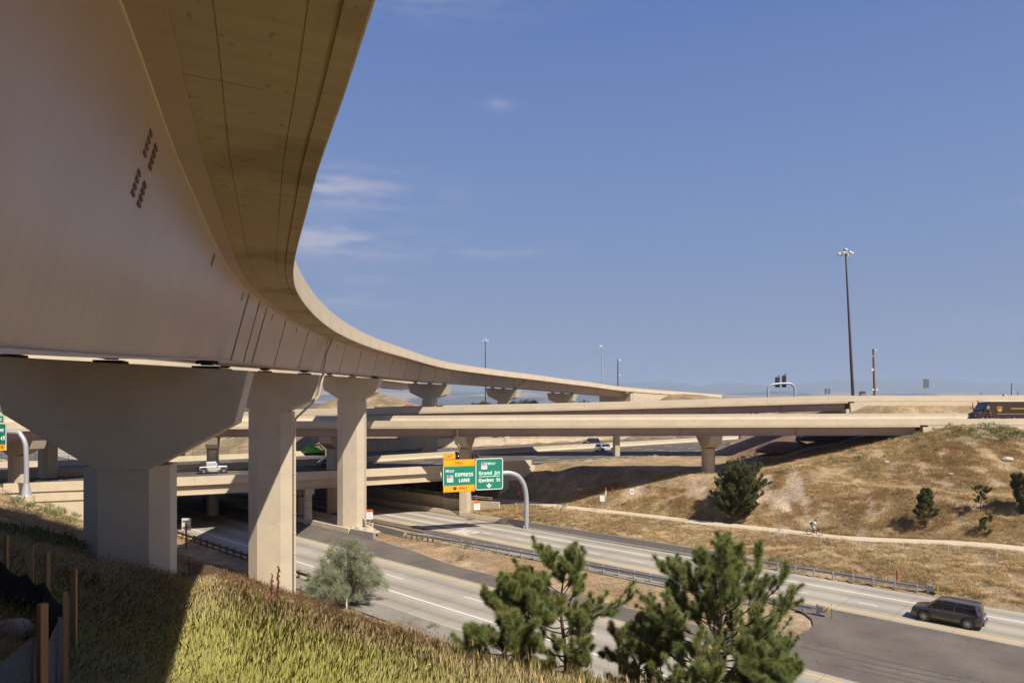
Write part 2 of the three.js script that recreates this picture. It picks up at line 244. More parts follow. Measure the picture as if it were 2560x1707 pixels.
// the point of the land seen along a line of sight (used to stand things on the slope where the photograph shows their foot)
function foot(px, py, f0 = 3, f1 = 170) { const a = (px - 1280) / FOC, b = (py - HOR) / FOC; for (let F = f0; F < f1; F += .1 + F * .002) if (H(a * F, F) >= EYE - b * F) return V(a * F, H(a * F, F) - EYE, F); return V(a * f1, H(a * f1, f1) - EYE, f1); }
{
  const axis = (lo, hi, d0, d1, step, g) => { const a = []; for (let x = d0; x <= d1 + 1e-6; x += step) a.push(x); let q = step, x = d1; while (x < hi) { q *= g; x += q; a.push(Math.min(x, hi)); } q = step; x = d0; const b = []; while (x > lo) { q *= g; x -= q; b.unshift(Math.max(x, lo)); } return [...b, ...a]; };
  const xs = axis(-16000, 16000, -78, 92, .7, 1.12), fs = axis(-60, 24000, 0, 136, .7, 1.1), nx = xs.length, nf = fs.length;
  const pos = new Float32Array(nx * nf * 3), col = new Float32Array(nx * nf * 3), uv = new Float32Array(nx * nf * 2), idx = [];
  const mixc = (a, b, t) => a.map((v, k) => lerp(v, b[k], clamp(t)));
  const DRY = [.50, .385, .215], DRY2 = [.42, .315, .18], BARE = [.57, .45, .3], PALE = [.66, .55, .42], GREEN = [.17, .16, .065], SOILN = [.30, .235, .11], RED = [.34, .20, .14], TAN = [.50, .355, .205];
  for (let j = 0; j < nf; j++) for (let i = 0; i < nx; i++) {
    const X = xs[i], F = fs[j], k = j * nx + i, y = H(X, F), c = cOf(X, F), s = sOf(X, F); pos.set([X, y, -F], 3 * k); uv.set([X, F], 2 * k);
    const n = fbm(X * .11, F * .11, 4, 301), m = fbm(X * .45 + 40, F * .45, 4, 307); let q = mixc(DRY, DRY2, sst(.4, .65, n)); q = mixc(q, BARE, sst(.54, .68, m) * .8);
    if (c < 37) { q = mixc(SOILN, DRY, sst(.4, .6, n)); q = mixc(q, TAN, sst(24, 34, F) * sst(-20, -27, X) * sst(.25, .5, m + .2)); q = mixc(q, BARE, sst(33.4, 35, c) * sst(-62, -56, s)); }
    else if (c < 62) q = mixc(TAN, BARE, sst(.4, .7, n)); // median dirt
    else if (c > pathC(s) + 1.5 && X < 75 && F < 112) { const u = c - pathC(s), strk = fbm((s * .8 + c * .35) * .55, (c) * .12, 3, 333); q = mixc(q, PALE, sst(.5, .66, strk) * sst(3, 6, u) * sst(17, 10, u) * sst(-66, -56, s) * sst(-18, -30, s) * .95); q = mixc(q, BARE, .75 * sst(8, 10, u) * sst(-60, -58, s) * sst(-44, -48, s)); q = mixc(q, GREEN, .6 * sst(12.4, 13.6, y) * sst(.35, .6, m)); }
    if (F > 122 && X > 44 && X < 64 && F < 150) q = mixc(q, RED, .9);
    if (F > 170) q = mixc(q, GREEN, .35 * sst(.4, .6, n));
    if (F > 700) q = mixc([.17, .15, .1], [.1, .105, .06], sst(.4, .6, fbm(X * .002, F * .002, 3, 3)));
    col.set(q, 3 * k);
  }
  for (let j = 0; j < nf - 1; j++) for (let i = 0; i < nx - 1; i++) { const a = j * nx + i; idx.push(a, a + 1, a + nx + 1, a, a + nx + 1, a + nx); }
  const g = new THREE.BufferGeometry(); g.setAttribute('position', new THREE.BufferAttribute(pos, 3)); g.setAttribute('color', new THREE.BufferAttribute(col, 3)); g.setAttribute('uv', new THREE.BufferAttribute(uv, 2)); g.setIndex(idx); g.computeVertexNormals();
  const o = mesh('ground', g, mat.soil); o.userData.kind = 'structure'; o.userData.label = 'dry grassy embankments and bare soil around the interchange';
}
// distant hills and mountains
function range(name, label, F0, depth, x0, x1, top, seed, colr, n = 220) {
  const g = new THREE.BufferGeometry(), pos = [], idx = [], rows = 26;
  for (let j = 0; j <= rows; j++) for (let i = 0; i <= n; i++) {
    const X = lerp(x0, x1, i / n) * F0, t = j / rows, F = F0 + depth * t, u = X / F0 * 14, rid = 1 - Math.abs(2 * fbm(u * .9 + seed, t * 3.2, 5, seed) - 1), env = Math.sin(Math.PI * Math.min(1, t * .62 + .0)) ** .8;
    pos.push(X * F / F0, -10 + (10 + top(i / n, seed) * F0 * env * (.55 + .45 * rid) * (.55 + .9 * fbm(u * .45, 2, 4, seed + 5))) * sst(0, .12, t), -F);
  }
  for (let j = 0; j < rows; j++) for (let i = 0; i < n; i++) { const a = j * (n + 1) + i; idx.push(a, a + 1, a + n + 2, a, a + n + 2, a + n + 1); }
  g.setAttribute('position', new THREE.Float32BufferAttribute(pos, 3)); g.setIndex(idx); g.computeVertexNormals(); autoUV(g);
  const o = mesh(name, g, colr); o.userData.kind = 'structure'; o.userData.label = label;
}
range('foothills', 'hazy tan and green foothills on the horizon', 9000, 3500, -1.3, 1.3, t => .019, 11, M(.36, .33, .27, { roughness: 1, map: TX.hill }));
range('mountains', 'blue distant mountain range on the horizon', 14500, 5000, -1.3, 1.3, t => .036 + .008 * Math.cos(t * 7 - 4) - .004 * Math.sin(t * 31), 23, M(.11, .115, .075, { roughness: 1 }));

// ---------- the lower road ----------
function scStrip(s0, s1, c0, c1, y, n = 1, uOff = 0, uScale = 1) {
  const pos = [], uv = [], idx = [], nor = [];
  for (let i = 0; i <= n; i++) { const s = lerp(s0, s1, i / n), a = typeof c0 === 'function' ? c0(s) : c0, b = typeof c1 === 'function' ? c1(s) : c1; for (const c of [a, b]) { const [X, F] = XF(s, c); pos.push(X, typeof y === 'function' ? y(s) : y, -F); nor.push(0, 1, 0); uv.push((c - uOff) * uScale, s); } if (i < n) { const k = 2 * i; idx.push(k, k + 2, k + 3, k, k + 3, k + 1); } }
  const g = new THREE.BufferGeometry(); g.setAttribute('position', new THREE.Float32BufferAttribute(pos, 3)); g.setAttribute('normal', new THREE.Float32BufferAttribute(nor, 3)); g.setAttribute('uv', new THREE.Float32BufferAttribute(uv, 2)); g.setIndex(idx); g.userData.keep = true; return g;
}
const nearRoad = struct('carriageway', scStrip(-420, 70, 36.9, 47.9, 0, 1, 40.2 - 3.6, 3.6 / 3.45), mat.road, 'pale concrete carriageway of the lower road nearer the camera');
const farRoad = struct('carriageway', scStrip(-420, 70, 63.2, 73.4, 0, 1, 64.1 - 3.1 * 2, 3.6 / 3.1), mat.road, 'pale concrete carriageway of the lower road beyond the median');
const medEdge = []; for (let s = -140; s <= -24; s += 2) medEdge.push([s, s < -70 ? 53.6 : lerp(53.2, 51.2, sst(-70, -55, s))]); for (let k = 1; k < 10; k++) { const a = k / 10 * Math.PI; medEdge.push([-24 + 4.2 * Math.sin(a), 56.2 - 5.0 * Math.cos(a)]); } for (let s = -24; s >= -140; s -= 4) medEdge.push([s, 61.3]);
let apron; {
  const sh = new THREE.Shape([[-420, 47.9], [70, 47.9], [70, 63.2], [-420, 63.2]].map(p => new THREE.Vector2(...p))); sh.holes.push(new THREE.Path([...medEdge].reverse().map(p => new THREE.Vector2(...p))));
  const g = new THREE.ShapeGeometry(sh), a = g.attributes.position, n = g.attributes.normal, u = g.attributes.uv; for (let i = 0; i < a.count; i++) { const s = a.getX(i), c = a.getY(i), [X, F] = XF(s, c); a.setXYZ(i, X, 0, -F); n.setXYZ(i, 0, 1, 0); u.setXY(i, s, c); } g.userData.keep = true;
  apron = struct('asphalt_shoulder', [g], mat.asph, 'dark asphalt turnaround and shoulders between the carriageways');
}
struct('gravel_verge', [scStrip(-66, 20, 34.4, 36.9, -.004, 1), scStrip(-74, -25, 59.7, 61.25, -.05, 1)], mat.roadPlain, 'pale gravel strips beside the lower road');
const line = (s0, s1, c, w, parent, m, name) => mesh(name, scStrip(s0, s1, c - w / 2, c + w / 2, .004, 1), m, parent);
line(-420, 70, 40.2, .18, nearRoad, mat.white, 'edge_line'); line(-420, 70, 47.1, .2, nearRoad, mat.yellow, 'centre_line');
for (let s = -230; s < 40; s += 12.2) line(s, s + 3.05, 43.7, .14, nearRoad, mat.white, 'lane_dash');
line(-420, 70, 70.3, .18, farRoad, mat.white, 'edge_line'); line(-420, 70, 64.0, .14, farRoad, mat.yellow, 'centre_line'); line(-420, 70, 64.35, .14, farRoad, mat.yellow, 'centre_line');
line(-420, -75, 67.0, .16, farRoad, mat.white, 'lane_line');
for (let s = -68; s < 40; s += 6.1) line(s, s + 1.6, 67.0, .14, farRoad, mat.white, 'lane_dash');
for (let s = -236; s < -75; s += 1e9) line(s, -75, 66.6, .12, farRoad, mat.white, 'lane_line');
// pale edging round the dirt median
{ const p = makePath(medEdge.filter(q => q[0] > -76 && q[0] < -24.5 && q[1] < 56).map(([s, c]) => { const [X, F] = XF(s, c); return [X, -EYE - .05, F]; }), 120); struct('median_kerb', sweep(p, rect(-.05, .1, 0, .055)), mat.roadPlain, 'pale edging round the bare dirt median'); }
// ---------- bicycle path ----------
{ const pts = []; for (let s = -128; s <= 60; s += 4) { const [X, F] = XF(s, pathC(s)); pts.push([X, pathY(s) - EYE, F]); } struct('bicycle_path', sweep(makePath(pts, 120), rect(-1.5, 1.5, -.12, .03)), mat.concPale, 'pale concrete bicycle path along the foot of the hill'); }

// ---------- the upper highway ----------
const hwyRoad = struct('highway', [sweep(hwy, rect(-46.5, -.45, -.09, 0), 0)], mat.hwy, 'grey asphalt highway that crosses over the lower road');
for (const [l, w, m, dash] of [[-3.2, .18, mat.white, 0], [-6.9, .16, mat.white, 1], [-10.6, .16, mat.white, 1], [-14.3, .16, mat.white, 1], [-18, .18, mat.white, 1], [-22.2, .18, mat.yellow, 0], [-28.5, .18, mat.yellow, 0], [-32.2, .16, mat.white, 1], [-36, .16, mat.white, 1], [-41, .18, mat.white, 0]]) {
  if (!dash) mesh('edge_line', sweep(hwy, rect(l - w / 2, l + w / 2, .002, .006)), m, hwyRoad);
  else for (let L = 180; L < 560; L += 12.2) mesh('lane_dash', sweep(slice(hwy, L, L + 3.2, 1), rect(l - w / 2, l + w / 2, .002, .006)), m, hwyRoad);
}

// ---------- bridges ----------
function basis(f) { return new THREE.Matrix4().makeBasis(f.R, V3(0, 1, 0), f.T.clone().negate()); }
// a hammerhead pier: cap profile across the bridge, eight-sided column below
function pier(parent, f, lat, topY, baseY, o) {
  const g = sub('pier', parent), m = basis(f), ctr = f.p.clone().addScaledVector(f.R, lat), put = q => q.applyMatrix4(m).translate(ctr.x, 0, ctr.z);
  const a = o.half, b = a - o.inset, w = o.front, y1 = topY - o.endH, y2 = topY - o.capH, tl = o.tilt || 0;
  const cap = prism([[-a, topY - tl * -a * 0 + tl], [-b, y1 + tl], [-w, y2], [w, y2], [b, y1 - tl], [a, topY - tl]].reverse(), o.depth, .04);
  part('cap', put(cap), o.mat || mat.pier, g);
  const h = y2 - baseY + .02, c = o.col, d = o.depth / 2, cd = o.cdepth ?? d * .55, col = new THREE.Shape([[w, -d], [c, -cd], [c, cd], [w, d], [-w, d], [-c, cd], [-c, -cd], [-w, -d]].map(q => new THREE.Vector2(...q)));
  const up = y2 + (o.capH - o.endH) * clamp((c - w) / (b - w));
  const shaft = new THREE.ExtrudeGeometry(col, { depth: up - baseY - .25, bevelEnabled: false }); shaft.rotateX(-Math.PI / 2); shaft.translate(0, baseY, 0);
  part('column', put(shaft), o.mat || mat.pier, g);
  if (o.joint) { const j = new THREE.ExtrudeGeometry(new THREE.Shape(col.getPoints().map(p => p.clone().multiplyScalar(1.0012))), { depth: .03, bevelEnabled: false }); j.rotateX(-Math.PI / 2); for (const u of [.42, .78]) part('joint', put(j.clone().translate(0, baseY + h * u, 0)), mat.pier, g); }
  return g;
}
// --- the curving flyover overhead; its reference line is the outer girder's web, at the girder's underside
const FLY = [[14, -2.0, -46, 3.1], [6.2, -.95, -23, 3.1], [-.2, -.13, -5, 3.1], [-4.15, .40, 5.67, 3.1], [-6.35, .73, 11.5, 3.1], [-12.1, 1.72, 29, 3.1], [-17.5, 2.72, 59, 3.1], [-19.4, 3.72, 98, 3.1], [-14, 3.97, 144, 2.75], [1, 3.6, 176, 2.45], [18.4, 2.75, 205, 2.25], [38, 1.7, 235, 2.0], [90, -.1, 300, 2.0]];
const fly = makePath(FLY, 260), BK = .05, flyEndL = (() => { let k = 0; while (-fly[k].p.z < 236) k++; return fly[k].len; })();
const flyover = thing('flyover_bridge', 'tall curved tan flyover with steel girders sweeping overhead from upper left', 'bridge');
{
  const span = slice(fly, 0, flyEndL, 200), all = slice(fly, 0, fly.at(-1).len, 240);
  const notch = (l, y, w, d) => [[l - w, y], [l - w * .6, y + d], [l + w * .6, y + d], [l + w, y]];
  const deck = f => { const y = f.ex[0] + .07; return [[-9.75, y + .05], ...notch(-9.5, y, .02, .02), [-.4, y], ...notch(1.53, y, .012, .014), ...notch(2.3, y, .009, .012), ...notch(2.56, y + .0, .026, .03), [2.8, y], [2.8, y + .27], [-9.75, y + .27]]; };
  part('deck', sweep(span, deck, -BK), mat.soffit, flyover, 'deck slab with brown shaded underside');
  const rail = f => { const y = f.ex[0] + .36; return [[2.31, y], [2.785, y], [2.75, y + 1.06], [2.5, y + 1.06], [2.45, y + .5]]; };
  const fascia = f => { const y = f.ex[0] + .08; return [[2.802, y - .012], [2.825, y - .012], [2.825, y + .262], [2.802, y + .262]]; };
  const N = 16; for (let k = 0; k < N; k++) { const L0 = all.at(-1).len * k / N, L1 = all.at(-1).len * (k + 1) / N - .015; part('barrier', sweep(slice(fly, L0, L1, 18), rail, -BK), mat.conc, flyover); }
  part('edge_beam', sweep(all, fascia, -BK), mat.conc, flyover);
  part('barrier', sweep(all, f => { const y = f.ex[0] + .36; return [[-9.73, y], [-9.3, y], [-9.45, y + 1.06], [-9.7, y + 1.06]]; }, -BK), mat.conc, flyover);
  // two steel tub girders with sloping webs
  const SL = .25, web = (l, sg) => f => { const k = SL * f.ex[0] * sg, t = .012; return [[l - t, .045], [l + t, .045], [l + k + t, f.ex[0]], [l + k - t, f.ex[0]]]; }, top = (l, sg) => f => { const k = l + SL * f.ex[0] * sg, y = f.ex[0]; return [[k - .37, y], [k + .37, y], [k + .37, y + .06], [k - .37, y + .06]]; };
  for (const [a, b] of [[-2.5, 0], [-7.4, -4.9]]) {
    const gd = part('girder', [sweep(span, web(b, 1), -BK), sweep(span, web(a, -1), -BK), sweep(span, rect(a - .08, b + .08, 0, .045), -BK), sweep(span, top(b, 1), -BK), sweep(span, top(a, -1), -BK)], mat.steel, flyover);
    if (b) continue; gd.userData.label = 'dusty mauve brown steel tub girder with a sloping web';
    part('weld_bead', sweep(span, f => { const k = SL * f.ex[0]; return [[k + .008, f.ex[0] - .02], [k + .032, f.ex[0] - .004], [k + .012, f.ex[0] - .001]]; }, -BK), mat.conc, gd);
    // bolted splices, connection bolts and web seams on the outer face
    const onWeb = (f, y) => onFrame(f, .014 + SL * y, y, -BK), boltsAt = (f, list) => list.map(([dl, y]) => { const q = onWeb(f, y).addScaledVector(f.T, dl); return bx(.03, .062, .066, q.x, q.y, q.z, Math.atan2(-f.T.x, -f.T.z)); });
    const lenF = F => frameAtF(fly, F).len, L8 = lenF(8.2);
    for (let k = 0; k < 44; k++) {
      const L = L8 + k * 5.2; if (k === 1 || k === 3 || L > flyEndL - 3) continue; const f = frameAtLen(fly, L), D = f.ex[0], l = [], big = k === 0;
      for (const dx of big ? [-.3, -.2, .2, .3] : [-.1, .1]) for (let r = 0; r < (big ? 8 : 4); r++) l.push([dx, D - .25 - r * .085 - (r > 3 ? .16 : 0) - (big ? .1 : 0)]);
      part('connection_bolts', boltsAt(f, l), mat.bolt, gd).userData.kind = 'stuff';
      if (k > 4 && k % 2) { const s = f.R; const q0 = onWeb(f, .05), q1 = onWeb(f, D); part('web_seam', [beam(q0.clone().addScaledVector(s, .006).add(V3(.0, 0, .0)), q1.clone().addScaledVector(s, .006), .03, .035)], mat.bolt, gd); }
    }
    for (const F of [29.4, 35.5]) { const f = frameAtF(fly, F), l = []; for (let r = 0; r < 26; r++) for (const dx of [-.12, -.04, .04, .12]) l.push([dx, .15 + r * (f.ex[0] - .35) / 25]); const q0 = onWeb(f, .07), q1 = onWeb(f, f.ex[0] - .05); part('splice_bolts', [...boltsAt(f, l), beam(q0.clone().addScaledVector(f.R, .005), q1.clone().addScaledVector(f.R, .005), .02, .03)], mat.bolt, gd).userData.kind = 'stuff'; }
  }
  // piers, bearings and pedestals
  for (const [F, o] of [[26.3, { half: 4.2, col: 1.42, front: .82, joint: 1 }], [58.5, { half: 4.2, col: 1.78, front: .95, joint: 1 }], [98, { half: 4.25, col: 1.95, front: 1.0, joint: 1 }], [144, { half: 4.6, col: 1.5, front: .9 }], [176, { half: 4.6, col: 1.5, front: .9 }], [205, { half: 4.6, col: 1.5, front: .9 }]]) {
    const f = frameAtF(fly, F), lat = F < 40 ? -3.0 : F < 70 ? -3.12 : -3.72, ctr = f.p.clone().addScaledVector(f.R, lat), top = f.p.y - BK * lat - .36, base = F > 90 && F < 110 ? .0 : Math.min(H(ctr.x, -ctr.z), H(ctr.x + 2, -ctr.z), H(ctr.x, -ctr.z - 2)) - .6;
    const p = pier(flyover, f, lat, top, base, { inset: .48, endH: 2.0, capH: F < 40 ? 3.85 : F < 100 ? 3.5 : 3.2, depth: 2.3, tilt: BK * o.half, ...o }); p.name = 'pier';
    for (const l of [-.4, -3.7, -7.0]) { const q = onFrame(f, l, 0, -BK), y0 = top - BK * (l - lat) - .02, y1 = q.y, ry = Math.atan2(-f.T.x, -f.T.z); part('bearing', [place([bx(.62, .07, .62, 0, y1 - .04, 0), bx(.42, .12, .42, 0, y1 - .13, 0), bx(.95, .16, .95, 0, y0 + .06, 0), bx(.12, .1, .3, .34, y1 - .1, 0), bx(.12, .1, .3, -.34, y1 - .1, 0)], V3(q.x, 0, q.z), ry)], mat.steelDark, flyover); }
  }
  // drain pipe down the second pier
  const f2 = frameAtF(fly, 58.5), cR = f2.p.clone().addScaledVector(f2.R, -3.12 + 1.78 + .2).addScaledVector(f2.T, -.5), capE = f2.p.clone().addScaledVector(f2.R, -3.12 + 4.2 + .1).addScaledVector(f2.T, -.4), hi = onFrame(frameAtF(fly, 64), 1.1, 3.1, -BK), yc = f2.p.y;
  const pp = [hi, V3(lerp(hi.x, capE.x, .55), hi.y - 1.6, lerp(hi.z, capE.z, .6)), V3(capE.x, yc - .5, capE.z), V3(capE.x - .4, yc - 2.3, capE.z), V3(cR.x + .1, yc - 4.1, cR.z), V3(cR.x, yc - 5, cR.z), V3(cR.x, H(cR.x, -cR.z) - .2, cR.z)], pipe = part('drain_pipe', [tube(pp, .105, 90, 10, .15)], mat.conc, flyover);
  for (let k = 0; k < 9; k++) part('pipe_clamp', [cyl(.14, .14, .07, cR.x, lerp(H(cR.x, -cR.z) + .6, yc - 5.4, k / 8), cR.z, 10)], mat.conc, pipe);
  const f5 = frameAtF(fly, 176), e5 = onFrame(f5, .6, 0, -BK); part('drain_pipe', [tube([onFrame(frameAtF(fly, 180), .9, 2.2, -BK), e5, e5.clone().add(V3(-.1, -2.2, 0)), e5.clone().add(V3(-2.6, -3.9, .6)), e5.clone().add(V3(-2.6, -12, .6))], .11, 40, 8, .1)], mat.conc, flyover);
  // far abutment and the panel-faced wall that carries the ramp down
  const fa = frameAtLen(fly, flyEndL + .6); part('abutment', [place([bx(12.3, 5.2, 1.6, 0, 0, 0)], onFrame(fa, -3.7, -1.2), Math.atan2(-fa.T.x, -fa.T.z))], mat.pier, flyover);
  const wallFr = slice(fly, flyEndL + 1.3, fly.at(-1).len, 40); part('ramp_wall', sweep(wallFr, f => [[-9.7, -4], [2.6, -4], [2.6, f.ex[0] + .3], [-9.7, f.ex[0] + .3]], -BK), mat.concPale, flyover);
  for (let k = 0; k < 9; k++) { const f = frameAtLen(fly, flyEndL + 3 + k * 3.2), q = onFrame(f, 2.62, .9 - k * .12); part('wall_panel', [place([bx(.06, 1.1, 1.3)], q, Math.atan2(-f.T.x, -f.T.z))], mat.conc, flyover); }
}
// --- a second flyover farther left, seen only under the first one's girders
{
  const p = makePath([[-128, 5.0, 62, 2.6], [-71, 5.1, 95, 2.6], [-54, 5.3, 140, 2.6], [-42, 5.5, 190, 2.6], [-34, 5.0, 235, 2.6]], 70), o = thing('twin_flyover', 'second tan flyover glimpsed between the near pier caps and the girders', 'bridge');
  part('girder', [sweep(p, rect(-.3, .3, -.9, .9)), sweep(p, rect(-4.3, -3.7, -.9, .9))], mat.steel, o); part('deck', sweep(p, rect(-6.4, 2, .92, 1.2)), mat.soffit, o); part('barrier', sweep(p, rect(1.6, 2.02, 1.0, 2.2)), mat.conc, o); part('barrier', sweep(p, rect(-6.4, -6, 1.21, 2.2)), mat.conc, o);
  for (const F of [100, 150, 192]) { const f = frameAtF(p, F); pier(o, f, -2, f.p.y - .95, H(f.p.x, -f.p.z) - 1, { half: 3.4, inset: .4, endH: 1.4, capH: 2.6, depth: 2, col: 1.3, front: .8 }); }
}
// --- straight ramp bridges behind
function rampBridge(name, label, pts, o) {
  const t = thing(name, label, 'bridge'), fr = makePath(pts, 110), bk = o.bank, end = o.endX, lenX = x => { let i = 0; while (i < fr.length - 1 && fr[i].p.x < x) i++; return fr[i].len; }, L1 = lenX(end), Lall = fr.at(-1).len, W = o.width;
  const sp = slice(fr, 0, L1, 90);
  part('deck', sweep(sp, rect(-W, 0, -.3, 0), bk), mat.concB, t); part('road_surface', sweep(slice(fr, 0, Lall, 90), rect(-W + .45, -.45, .004, .03), bk), mat.asphGrey, t);
  const seg = 12.2; for (let L = 0; L < Lall - 1; L += seg) { const S = slice(fr, L, Math.min(L + seg - .02, Lall), 6); part('barrier', sweep(S, [[-.42, .005], [.015, .005], [-.02, o.bar], [-.2, o.bar], [-.24, .45]], bk), mat.conc, t); part('barrier', sweep(S, [[-W - .015, .005], [-W + .42, .005], [-W + .24, .45], [-W + .2, o.bar], [-W + .02, o.bar]], bk), mat.conc, t); }
  for (const l of [-1.3, -W / 2, -W + 1.3]) { const g = part('girder', [sweep(sp, rect(l - .02, l + .02, -.3 - o.gd, -.31), bk), sweep(sp, rect(l - .3, l + .3, -.36 - o.gd, -.3 - o.gd), bk)], mat.steel, t); if (l === -1.3) for (let L = 6; L < L1 - 3; L += o.stiff) { const f = frameAtLen(fr, L), q = onFrame(f, l + .05, -.3 - o.gd / 2, bk); part('stiffener', [place([bx(.5, o.gd, .05)], q, Math.atan2(-f.T.x, -f.T.z) + Math.PI / 2 * 0)], mat.steel, g); } }
  for (const [px, F, base, po] of o.piers) { const X = (px - 1280) / FOC * F, f = frameAtLen(fr, lenX(X)); const q = onFrame(f, -W / 2, 0, bk); pier(t, f, -W / 2, q.y - .38 - o.gd, base ?? H(q.x, -q.z) - .8, { half: W / 2 - 1, inset: .5, endH: 1.1, capH: 2.4, depth: 1.75, col: 1.5, front: .8, tilt: bk * (-(W / 2 - 1)), ...po }); }
  // abutment: seat, wing wall with a sloping foot, and the fill retained behind
  const fe = frameAtLen(fr, L1 + .8), ry = Math.atan2(-fe.T.x, -fe.T.z), c = onFrame(fe, -W / 2, 0, bk);
  part('abutment', [place([bx(W - .4, 1.6, 2.2, 0, -1.25 - o.gd + .3, 0), bx(W - .1, o.gd + .3, .8, 0, -.3 - o.gd / 2, -.9)], c, ry)], mat.conc, t);
  const wing = prism([[0, -.31], [o.wing, -.31], [o.wing, -.9], [1.6, -o.gd - 1.1], [.2, -o.gd - 1.1]], .5, .02), wf = frameAtLen(fr, L1 + .4), wm = new THREE.Matrix4().makeBasis(wf.T, V3(0, 1, 0), wf.R), wp = onFrame(wf, -.27, 0, bk); part('wing_wall', [wing.applyMatrix4(wm).translate(wp.x, wp.y, wp.z)], mat.conc, t);
  for (const l of [[-.3, -.02], [-W + .02, -W + .3]]) part('retaining_edge', sweep(slice(fr, L1 + 1.2, Lall, 12), rect(l[0], l[1], -1.6, 0), bk), mat.conc, t);
  return { t, fr, lenX };
}
const B2 = [[-250, -3.9, 76], [50, -3.48, 88], [300, -3.8, 99], [560, -3.92, 106], [850, -3.92, 107.5], [1150, -3.78, 105], [1600, -3.6, 103], [2100, -3.48, 102], [2340, -3.43, 101.5], [2800, -3.36, 101]].map(([px, e, F]) => [(px - 1280) / FOC * F, e, F]);
const rampA = rampBridge('ramp_bridge', 'long straight tan ramp bridge crossing mid picture on its own tall piers', B2, { width: 12, bank: -.05, bar: .92, gd: 1.3, endX: 60, wing: 9, stiff: 17.5, piers: [[95, 90], [510, 104], [785, 107], [1143, 105], [1772, 103]] });
const B3 = [[-150, -3.6, 142], [570, -3.0, 138], [1000, -2.1, 136.5], [1400, -1.45, 136], [1800, -.62, 136], [2100, .04, 136], [2170, .15, 136], [2700, .2, 137]].map(([px, e, F]) => [(px - 1280) / FOC * F, e, F]);
const rampB = rampBridge('ramp_bridge', 'higher tan ramp bridge directly behind the long straight one', B3, { width: 11, bank: -.02, bar: 1.0, gd: 1.45, endX: 67, wing: 5.5, stiff: 14, piers: [[1540, 131, undefined, { half: 2.2, col: .85, front: .5, inset: .3, endH: .6, capH: 1.2, depth: 1.3 }], [800, 137], [400, 138]] });
{ const f = frameAtLen(rampA.fr, rampA.lenX(-8.6)), q = onFrame(f, -.1, 0); part('drain_pipe', [tube([q.clone().add(V3(-.3, -.4, -.3)), q.clone().add(V3(-.35, -2.1, -1.2)), q.clone().add(V3(-.1, -3.3, -1.5)), q.clone().add(V3(-.1, -4.4, -3)), q.clone().add(V3(-.1, -14, -3.2))], .1, 40, 8, .1)], mat.conc, rampA.t); }

// --- the highway overpass over the lower road
const overpass = thing('highway_overpass', 'low wide tan highway bridge with dark underpass beneath', 'bridge');
const medLat = f => -lerp(16, 25, sst(-70, 35, f.p.x)), farLat = f => -lerp(36, 46.8, sst(-70, 10, f.p.x));
const LX = x => { let i = 0; while (i < hwy.length - 1 && hwy[i].p.x < x) i++; const a = hwy[i - 1], b = hwy[i]; return lerp(a.len, b.len, (x - a.p.x) / (b.p.x - a.p.x)); };
{
  const L0 = LX(-48.2), L1 = LX(-2.2), sp = slice(hwy, L0, L1, 20);
  part('deck', sweep(sp, rect(-46.7, .28, -.36, -.1)), mat.pier, overpass);
  for (let k = 0; k < 10; k++) { const l = -.4 - k * 5; part('girder', [sweep(sp, rect(l - .16, l + .16, -1.58, -.37)), sweep(sp, rect(l - .34, l + .34, -1.72, -1.58))], mat.concB, overpass); }
  const jersey = (a, h) => [[a - .3, 0], [a + .3, 0], [a + .3, .18], [a + .1, .4], [a + .07, h], [a - .07, h], [a - .1, .4], [a - .3, .18]];
  for (let L = LX(-150); L < LX(3); L += 6.1) part('barrier', sweep(slice(hwy, L, Math.min(L + 6.08, LX(4)), 3), [[-.3, -.09], [.3, -.09], [.3, -.34], [.32, -.34], [.32, .86], [.08, .86], [-.12, .3]]), mat.conc, overpass);
  for (let L = LX(-165); L < LX(210); L += 9) { const S = slice(hwy, L, L + 8.97, 3); part('median_barrier', sweep(S, f => jersey(medLat(f), 1.15)), mat.concPale, overpass); }
  for (let L = LX(-165); L < LX(-12); L += 12) { const S = slice(hwy, L, L + 11.97, 3); part('barrier', sweep(S, f => { const l = farLat(f); return [[l - .2, 0], [l + .2, 0], [l + .15, 1.0], [l - .15, 1.0]]; }), mat.conc, overpass); }
  // wing walls / abutments each side of the opening
  const wallAt = (x0, x1, m, yb = -8) => part('abutment', sweep(slice(hwy, LX(x0), LX(x1), 4), rect(-46.4, .1, yb, -.37)), m, overpass);
  wallAt(-49.8, -48.22, mat.pier); wallAt(-2.18, -.6, mat.pier);
  part('wing_wall', sweep(slice(hwy, LX(-90), LX(-49.82), 6), rect(-.25, .12, -6, -.35)), mat.conc, overpass); part('wing_wall', sweep(slice(hwy, LX(-.58), LX(4), 3), rect(-.25, .1, -2.6, -.1)), mat.conc, overpass);
  part('ledge', sweep(slice(hwy, LX(-68), LX(-51), 3), rect(.12, .2, -1.75, -1.62)), mat.bolt, overpass);
  // middle row of round columns with a crash wall, between the carriageways
  for (let k = 0; k < 6; k++) { const f = frameAtLen(hwy, LX(-30.2)), q = onFrame(f, -1.3 - k * 8.5, 0); const col = part('column', [cyl(.62, .62, 5.5, q.x, 2.65, q.z, 24)], mat.pier, overpass); if (k < 2) part('strap', [cyl(.635, .635, .05, q.x, 3.6, q.z, 24), cyl(.635, .635, .04, q.x, 2.4, q.z, 24)], mat.bolt, col); }
  const fc = frameAtLen(hwy, LX(-30.2)); part('pier_cap', [place([bx(46, .8, 1.3)], onFrame(fc, -22.5, -2.1), Math.atan2(-fc.T.x, -fc.T.z))], mat.pier, overpass); part('crash_wall', [place([bx(36, 3.4, .7)], onFrame(fc, -25.5, -5.6), Math.atan2(-fc.T.x, -fc.T.z))], mat.pier, overpass);
}
